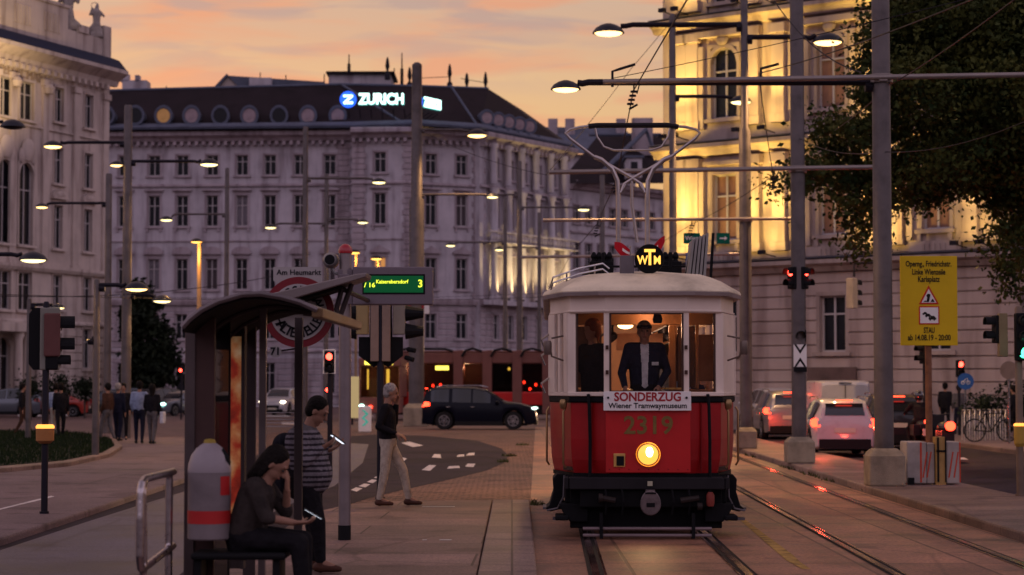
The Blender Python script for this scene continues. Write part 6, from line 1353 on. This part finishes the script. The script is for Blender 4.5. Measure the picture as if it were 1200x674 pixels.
# steel hand rail
hr=T('hand_rail','brushed steel hoop rail at the near left of the shelter','railing',(-2.46,13.9,.10)); q=MB()
rr=.028
q.tube([(0,.12,-.1),(0,.12,.50),(0,.07,.96),(0,.10,1.02),(0,.17,1.055),(0,1.35,1.055)],rr,12); q.tube([(0,1.15,-.1),(0,1.15,1.05)],rr,12); q.tube([(0,.0,.98),(0,-.02,.8),(0,-.02,.55),(0,.03,.47),(0,.1,.46),(0,1.35,.52)],rr,12); q.tube([(0,.0,.98),(0,.04,1.03),(0,.15,1.055)],rr,12)
remesh(q,'rail',.009,[mat('brushed_steel',(.42,.37,.37),.3,1.,.12,12)],hr,2)
# litter bin
p=PP(245,632,15.1); bn=T('litter_bin','pale litter bin with domed lid and red band fixed to the shelter post','litter bin',(p.x,p.y,p.z)); k_=15.1/F; r=25*k_
wb=mat('bin_pale',(.18,.15,.155),.45,0,.12,4)
q=MB(); q.lathe([(r*.94,0),(r,.01),(r,78*k_)],(0,0,0),32); q.build('bin_body',wb,bn,smooth=40)
q=MB(); q.lathe([(r*1.01,78*k_),(r*1.01,80*k_),(r*.98,88*k_),(r*.85,98*k_),(r*.62,106*k_),(r*.36,111*k_),(r*.3,112*k_)],(0,0,0),32); q.build('bin_lid',mat('bin_lid_white',(.29,.25,.265),.4,0,.08),bn,smooth=True)
q=MB(); q.lathe([(r*1.012,19*k_),(r*1.012,34*k_)],(0,0,0),32); q.build('red_band',mat('bin_red',(.42,.02,.02),.45,0,.1),bn,smooth=40)
q=MB(); 
for i in range(5): 
    a=-.25-i*.13; 
    q.add([(r*1.014*math.cos(t_),r*1.014*math.sin(t_),z_) for t_,z_ in ((a,52*k_),(a-.13,52*k_),(a-.13,74*k_),(a,74*k_))],[(0,1,2,3)])
q.build('red_label',MATS['bin_red'],bn)
q=MB(); q.lathe([(r*.3,112*k_),(r*.25,116*k_),(.01,117*k_)],(0,0,0),12); q.build('ashtray_knob',mat('knob_ochre',(.35,.25,.05),.5),bn)
q=MB(); q.loft([[(r*.99*math.cos(a),r*.99*math.sin(a),z_) for a,z_ in ((-.5,92*k_),(-.2,84*k_),(.1,90*k_),(-.3,97*k_))],[(r*.7*math.cos(a),r*.7*math.sin(a),z_) for a,z_ in ((-.5,104*k_),(-.2,96*k_),(.1,102*k_),(-.3,107*k_))]]); q.build('slot',sgb_,bn)
q=MB(); q.bx(-.04,.04,r*.8,r+.12,.2,.26); q.build('bracket',metalD,bn)
# ---------------- stop sign disc, display, red capped pole ----------------
D_=20.6; st=T('stop_sign','round red rimmed white tram stop sign with name plate and number below','sign',(*XD(350,D_),.10)); k=D_/F; o3=V(st.location)
zc=PP(350,366,D_).z-.1; R0=41.5*k
q=MB(); q.lathe([(.03,0),(.03,zc-R0)],(.0,.03,0),12); q.lathe([(.028,zc-R0),(.028,zc+54*k)],(.0,.03,0),12); q.build('post',shm,st)
q=MB(); q.lathe([(R0,0),(R0,.03)],(0,-.02,zc),48,'y'); q.build('sign_rim',mat('rim_dark_red',(.16,.008,.015),.45,0,.1),st)
q=MB(); q.lathe([(R0*.80,0),(R0*.80,.012)],(0,-.034,zc),48,'y'); q.build('sign_face',mat('sign_face_white',(.34,.31,.30),.5,0,.1),st)
ibk=mat('sign_black_letters',(.012,.012,.015),.5,0,0)
def arctext(s,rad,a0,a1,size,up_=True,nm='lettering'):
    mb=MB(); n_=len(s)
    for i,ch in enumerate(s):
        if ch==' ': continue
        a=a0+(a1-a0)*i/(n_-1); me=tmesh(ch,size,.02,.003); M=Matrix.Translation((rad*math.cos(a),-.042,zc+rad*math.sin(a)))@Matrix.Rotation(-(a-PI/2) if up_ else -(a+PI/2),4,'Y')@Matrix.Rotation(PI/2,4,'X')
        mb.add([v.co.copy() for v in me.vertices],[tuple(p_.vertices) for p_ in me.polygons],0,M); bpy.data.meshes.remove(me)
    mb.build(nm,ibk,st)
arctext('STRASSENBAHN',R0*.60,PI*1.05,-.05*PI,.125); arctext('HALTESTELLE',R0*.60,PI*1.13,PI*1.87,.135,False)
q=MB(); q.prism([((x-350)*k,PP(350,y,D_).z-.1) for x,y in ((320,313),(377,313),(377,330),(372,332),(362,327),(350,325),(338,327),(326,333),(320,329))],-.01,.01); npl=q.build('name_plate',MATS['sign_face_white'],st)
text('Am Heumarkt',.075,ibk,npl,(-.0,-.014,PP(350,319.5,D_).z-.1),bold=.01,ext=.002)
q=MB(); q.loft([[((.33+.0)*math.cos(a)*0+((323-350)*k+7.5*k*math.cos(a)),y,PP(323,412,D_).z-.1+7.5*k*math.sin(a)) for a in [PI/8+i*PI/4 for i in range(8)]] for y in (-.01,.005)]); nb=q.build('route_plate',MATS['sign_face_white'],st); text('71',.10,ibk,nb,((323-350)*k,-.014,PP(323,412,D_).z-.1),bold=.03,ext=.002)
q=MB(); q.tube([((323-350)*k,.02,PP(323,412,D_).z-.1),(0,.03,PP(350,408,D_).z-.1)],.01,6); q.build('route_plate_arm',shm,st)
D_=22.9; pr=T('display_pole','red capped grey pole carrying the green lit departure display','display pole',(*XD(404.5,D_),.10)); k=D_/F
zt=PP(404,297,D_).z-.1; q=MB(); q.lathe([(.066,0),(.066,zt)],(0,0,0),20); q.build('pole',mat('pole_pale',(.26,.22,.22),.35,.6,.12),pr,smooth=40); q=MB(); q.lathe([(.07,0),(.07,.16)],(0,0,0),20); q.build('pole_foot',sgb_,pr)
q=MB(); q.lathe([(.075,zt),(.078,zt+.03),(.066,zt+.07),(.03,zt+.10),(.005,zt+.105)],(0,0,0),18); q.build('cap',mat('cap_red',(.35,.01,.02),.3,0,.1,coat=.5),pr,smooth=True)
X=lambda px:(px-404.5)*k; Z=lambda py:PP(404,py,D_).z-.1
q=MB(); q.bx(X(414),X(507.5),-.12,.12,Z(357.5),Z(313.5)); hs=q.build('display_housing',mat('display_grey',(.155,.125,.14),.45,.2,.08),pr,bevel=.01)
q=MB(); q.bx(X(396),X(413.5),-.06,.06,Z(357),Z(316)); q.bx(X(398),X(410),-.1,.1,Z(330),Z(322)); q.build('display_bracket',MATS['display_grey'],pr,bevel=.006)
q=MB(); q.bx(X(425.5),X(498.5),-.124,-.119,Z(345.5),Z(322)); scn=q.build('screen_frame',sgb_,hs); q=MB(); q.bx(X(427),X(496.5),-.128,-.125,Z(343.5),Z(324)); q.build('screen',mat('screen_green',(.0,.02,.01),.3,0,.25,6,emit=.055,ecol=(.0,1,.25)),hs)
yl=emis('screen_yellow',(.9,1,.05),1.5)
text('Kaiserebersdorf',.058,yl,scn,(X(460),-.132,Z(331)),bold=.02,ext=.001,sx=.93); text('3',.115,yl,scn,(X(493),-.132,Z(333.5)),bold=.02,ext=.001); text('/ 16',.07,yl,scn,(X(434),-.132,Z(335)),bold=.02,ext=.001,sx=1.1)
# camera / loudspeaker on its bracket
q=MB(); q.lathe([(.06,-.1),(.085,-.05),(.09,.1),(.05,.16)],(X(387),0,Z(305)),16,'y'); q.tube([(X(387),0,Z(312)),(X(392),0,Z(320)),(X(398),0,Z(322))],.02,6); q.build('loudspeaker',mat('speaker_grey',(.2,.19,.19),.4,.3),pr,smooth=40)
q=MB(); q.lathe([(.055,-.102),(.01,-.09)],(X(387),0,Z(305)),16,'y'); q.build('speaker_mouth',sgb_,pr)
# upswept canopy wing held by struts
wg=T('canopy_wing','grey upswept flat canopy wing between the arched roof and the display','canopy',(*XD(404.5,20.25),.10)); D_=20.25; k=D_/F; X=lambda px:(px-404.5)*k; Z=lambda py:PP(404,py,D_).z-.1
q=MB(); q.prism([(X(300),Z(349)),(X(322),Z(344.5)),(X(418),Z(322.5)),(X(432),Z(321)),(X(430),Z(326)),(X(400),Z(335)),(X(336),Z(354)),(X(305),Z(356))],-.2,.45); q.build('wing_panel',mat('wing_grey',(.20,.165,.16),.4,.4,.1),wg,bevel=.01)
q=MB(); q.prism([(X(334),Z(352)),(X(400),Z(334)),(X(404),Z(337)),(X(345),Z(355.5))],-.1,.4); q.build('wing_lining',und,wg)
q=MB(); q.tube([(X(400),.1,Z(336)),(X(393),.1,Z(362)),(X(396),.1,Z(372))],.025,8); q.tube([(X(411),.1,Z(332)),(X(404),.1,Z(352)),(X(397),.1,Z(372))],.025,8); q.tube([(X(352),.3,Z(365)),(X(372),.3,Z(367)),(X(418),.3,Z(383))],.03,8); q.tube([(X(404),.1,Z(340)),(X(404)+.05,2.5,Z(340))],.025,8); q.build('strut',shm,wg)

# red blue street name plate on the thick middle post, green direction signs on P4
a=PP(497,357,91.8); sp_=T('street_plate','small blue and red plate with white end right of the green display','sign',a); q=MB(); q.bx(-.9,.0,-.03,.03,-.18,.18); q.build('red_panel',redp,sp_); q=MB(); q.bx(-1.15,-.91,-.03,.03,-.2,.2); q.build('blue_panel',mat('plate_blue',(.03,.08,.3),.5),sp_); q=MB(); q.bx(.01,.22,-.04,.04,-.4,.4); q.build('white_panel',white,sp_)
gsn=mat('green_sign',(.0,.10,.06),.5,0,.1)
a=PP(805,279,69.6)-P4.location; q=MB(); q.bx(a.x-.1,a.x+.45,-.25,-.2,a.z-.18,a.z+.18); g1=q.build('direction_sign',gsn,P4); text('Wien',.2,white,g1,(a.x+.18,-.256,a.z),bold=.01,ext=.002)
a=PP(848,279,69.6)-P4.location; q=MB(); q.bx(a.x-.22,a.x+.22,-.25,-.2,a.z-.18,a.z+.18); g1=q.build('direction_sign',gsn,P4); q=MB(); q.bx(a.x-.12,a.x+.06,-.262,-.252,a.z-.02,a.z+.02); q.prism([(a.x+.05,a.z-.07),(a.x+.14,a.z),(a.x+.05,a.z+.07)],-.262,-.252); q.build('arrow',white,g1)
q=MB(); a=PP(806,303,69.6)-P4.location; q.bx(a.x-.05,a.x+.35,-.25,-.2,a.z-.2,a.z+.2); q.build('blue_sign',mat('plate_blue',(.03,.08,.3),.5),P4)
# little pillar lights/advert columns far left-centre
q=MB(); t=T('advert_column','small pale lit advertising panel at the kerb left of the middle post','advertising panel',(*XD(413,96),0)); q.bx(-.3,.3,0,.15,.3,2.2); q.build('panel',mat('panel_lit',(.2,.15,.08),.5,emit=.35,ecol=(1,.75,.35)),t); q=MB(); q.bx(-.05,.05,.02,.1,0,.3); q.build('foot',metalD,t)
t=T('information_board','white board with green arrows behind the walking person','sign',(*XD(428,80),0)); q=MB(); q.bx(-.25,.25,0,.1,.0,1.0); q.build('panel',white,t,bevel=.05); q=MB()
for i in range(2): q.prism([(-.12,.25+i*.3),(.05,.4+i*.3),(-.12,.55+i*.3),(-.04,.55+i*.3),(.13,.4+i*.3),(-.04,.25+i*.3)],-.015,-.002)
q.build('arrow',mat('arrow_green',(.01,.3,.22),.5,emit=.3,ecol=(.05,.8,.6)),t)
# ---------------- trees ----------------
import random as _r
def leaves(name,blobs,n,sz,m,parent,seed=1):
    import numpy as np
    rg=np.random.default_rng(seed); tot=sum(b[3]*b[4]*b[5] for b in blobs); C_=[]
    for (x,y,z,a,b_,c) in blobs:
        ncl=max(3,int(n*a*b_*c/tot)//60+1)
        p=rg.uniform(-1,1,(ncl*6,3)); r=np.linalg.norm(p,axis=1); p=p[(r<1)&(r>.2)][:ncl]
        C_.append(np.array([x,y,z])+p*np.array([a,b_,c]))
    C_=np.concatenate(C_); cr=rg.uniform(.14,.40,len(C_)); k=rg.integers(20,110,len(C_))
    idx=np.repeat(np.arange(len(C_)),k); q=C_[idx]+rg.normal(0,1,(len(idx),3))*(cr[idx,None]*np.array([1,1,.62]))
    u=rg.normal(0,1,(len(idx),3)); u/=np.linalg.norm(u,axis=1)[:,None]; w=np.cross(u,rg.normal(0,1,(len(idx),3))); w/=np.linalg.norm(w,axis=1)[:,None]
    s_=(sz*rg.choice([.5,.75,.95,1.2,1.5],len(idx)))[:,None]
    v=np.stack([q-u*s_*.5,q+w*s_*.3,q+u*s_*.5,q-w*s_*.3],1).reshape(-1,3); nf=len(idx)
    me=bpy.data.meshes.new(name); me.vertices.add(len(v)); me.vertices.foreach_set('co',v.astype('f').ravel()); me.loops.add(nf*4); me.loops.foreach_set('vertex_index',np.arange(nf*4,dtype='i')); me.polygons.add(nf); me.polygons.foreach_set('loop_start',np.arange(0,nf*4,4,dtype='i')); me.update(calc_edges=True)
    me.materials.append(m); o=bpy.data.objects.new(name,me); COL.objects.link(o); o.parent=parent; return o
def leafmat(name,c1,c2):
    m=mat(name,c1,.6,0,0); n=m.node_tree; b=n.nodes['Principled BSDF']; t=N(n,'ShaderNodeTexCoord'); z=N(n,'ShaderNodeTexNoise'); z.inputs['Scale'].default_value=1.3; z.inputs['Detail'].default_value=5; n.links.new(t.outputs['Object'],z.inputs[0]); c=ramp(n,[(.35,c1),(.65,c2)]); n.links.new(z.outputs[0],c.inputs[0]); n.links.new(c.outputs[0],b.inputs['Base Color']); b.inputs['Subsurface Weight'].default_value=0
    return m
lm1=leafmat('leaf_plane',(.014,.028,.009),(.075,.078,.018)); bark=mat('bark',(.08,.06,.05),.9,0,.3,6,.6,30)
tr=T('plane_tree','large broad tree overhanging the upper right in front of the ochre palace','tree',(17.3,50,.12)); q=MB()
q.tube([(0,0,0),(.05,0,2),(-.1,0,4.2),(-.5,0,6)],[.42,.34,.3,.26],12)
for e in ([(-.4,0,5.6),(-2.2,-.3,7.6),(-4.8,-.5,9.2),(-7.0,-.4,9.6)],[(-.3,0,5),(-2.5,.4,6.0),(-5.2,.3,6.9),(-7.8,.2,7.3)],[(-.4,0,5.8),(-.8,.4,8.5),(-1.2,.5,12),(-1.0,.4,14)],[(-.3,0,5.4),(1.5,-.5,8),(3,-.6,10)],[(-4.8,-.5,9.2),(-5.6,-.3,8.3),(-6.6,-.2,6.9)],[(-2.5,.4,6.0),(-3.5,.2,5.4),(-4.4,.1,5.2)]):
    q.tube(e,[.2,.14,.09,.05][:len(e)],8)
q.build('trunk',bark,tr,smooth=True)
def B(px,py,w_,h,dd=0,dep=1.6): # blob by where it stands in the tree
    d=50+dd; p=PP(px,py,d)-V(tr.location); return (p.x,p.y,p.z,w_*d/F,dep,h*d/F)
blobs=[B(1120,40,110,70,1,3),B(1190,120,80,80,0,3),B(1070,110,55,50,-1,2),B(1100,190,65,40,0,2.5),B(1180,205,45,35,1,2.5),B(1020,180,45,32,0),B(985,155,26,28,0),B(1000,215,42,24,1),B(1010,250,30,22,0),B(1012,285,14,18,0),B(950,208,30,14,0),B(925,214,16,10,0),B(1060,20,40,40,0,2),B(1012,60,16,22,0,1),B(1003,85,14,12,1,1),B(1085,232,36,12,0),B(1190,290,20,34,0),B(1195,330,10,22,0),B(1150,10,80,60,2,3),B(1230,200,60,120,2,3),B(1250,60,80,90,2,3),B(1160,160,60,60,2,3),B(965,190,18,12,0),B(1050,225,28,18,0),B(1008,120,18,18,0,1)]
leaves('crown',blobs,150000,.125,lm1,tr,3)
# separate distant tree with near-black leaves
dk_=T('dark_round_tree','nearly black round-headed tree in front of the corner block at the left','tree',(*XD(172,138),0)); q=MB(); q.tube([(0,0,0),(.05,0,2),(0,0,4)],[.25,.2,.12],8); q.build('trunk',bark,dk_)
lm2=leafmat('leaf_dark',(.010,.014,.010),(.022,.03,.016)); s=138/F
leaves('crown',[(x*s,0,z*s,a*s,1.5,c*s) for x,z,a,c in ((0,100,24,42),(-8,135,16,18),(14,70,22,30),(-12,70,20,36),(22,50,16,26),(0,45,28,24),(-10,110,18,25))],9000,.34,lm2,dk_,5)
for px,py,d,w_,h,lb in ((70,458,112,8,12,'small clipped shrub in front of the pale palace, left one'),(100,458,114,7,14,'small clipped shrub in front of the pale palace, right one'),(37,457,110,7,12,'small clipped shrub beside the portico'),(30,316,0,0,0,'')):
    if not lb: continue
    t=T('clipped_shrub',lb,'shrub',(*XD(px,d),0),0,'clipped shrubs before the palace'); q=MB(); q.tube([(0,0,0),(0,0,1.1)],[.06,.05],6); q.build('stem',bark,t); s=d/F
    leaves('crown',[(0,0,PP(px,py,d).z+.1,w_*s,.4,h*s)],900,.16,lm2,t,px)
leaves('foliage',[(0,0,.9,.9,.4,.7),(.7,.1,1.1,.6,.4,.8),(-.5,0,.7,.5,.4,.6)],1600,.14,lm2,pl,9)
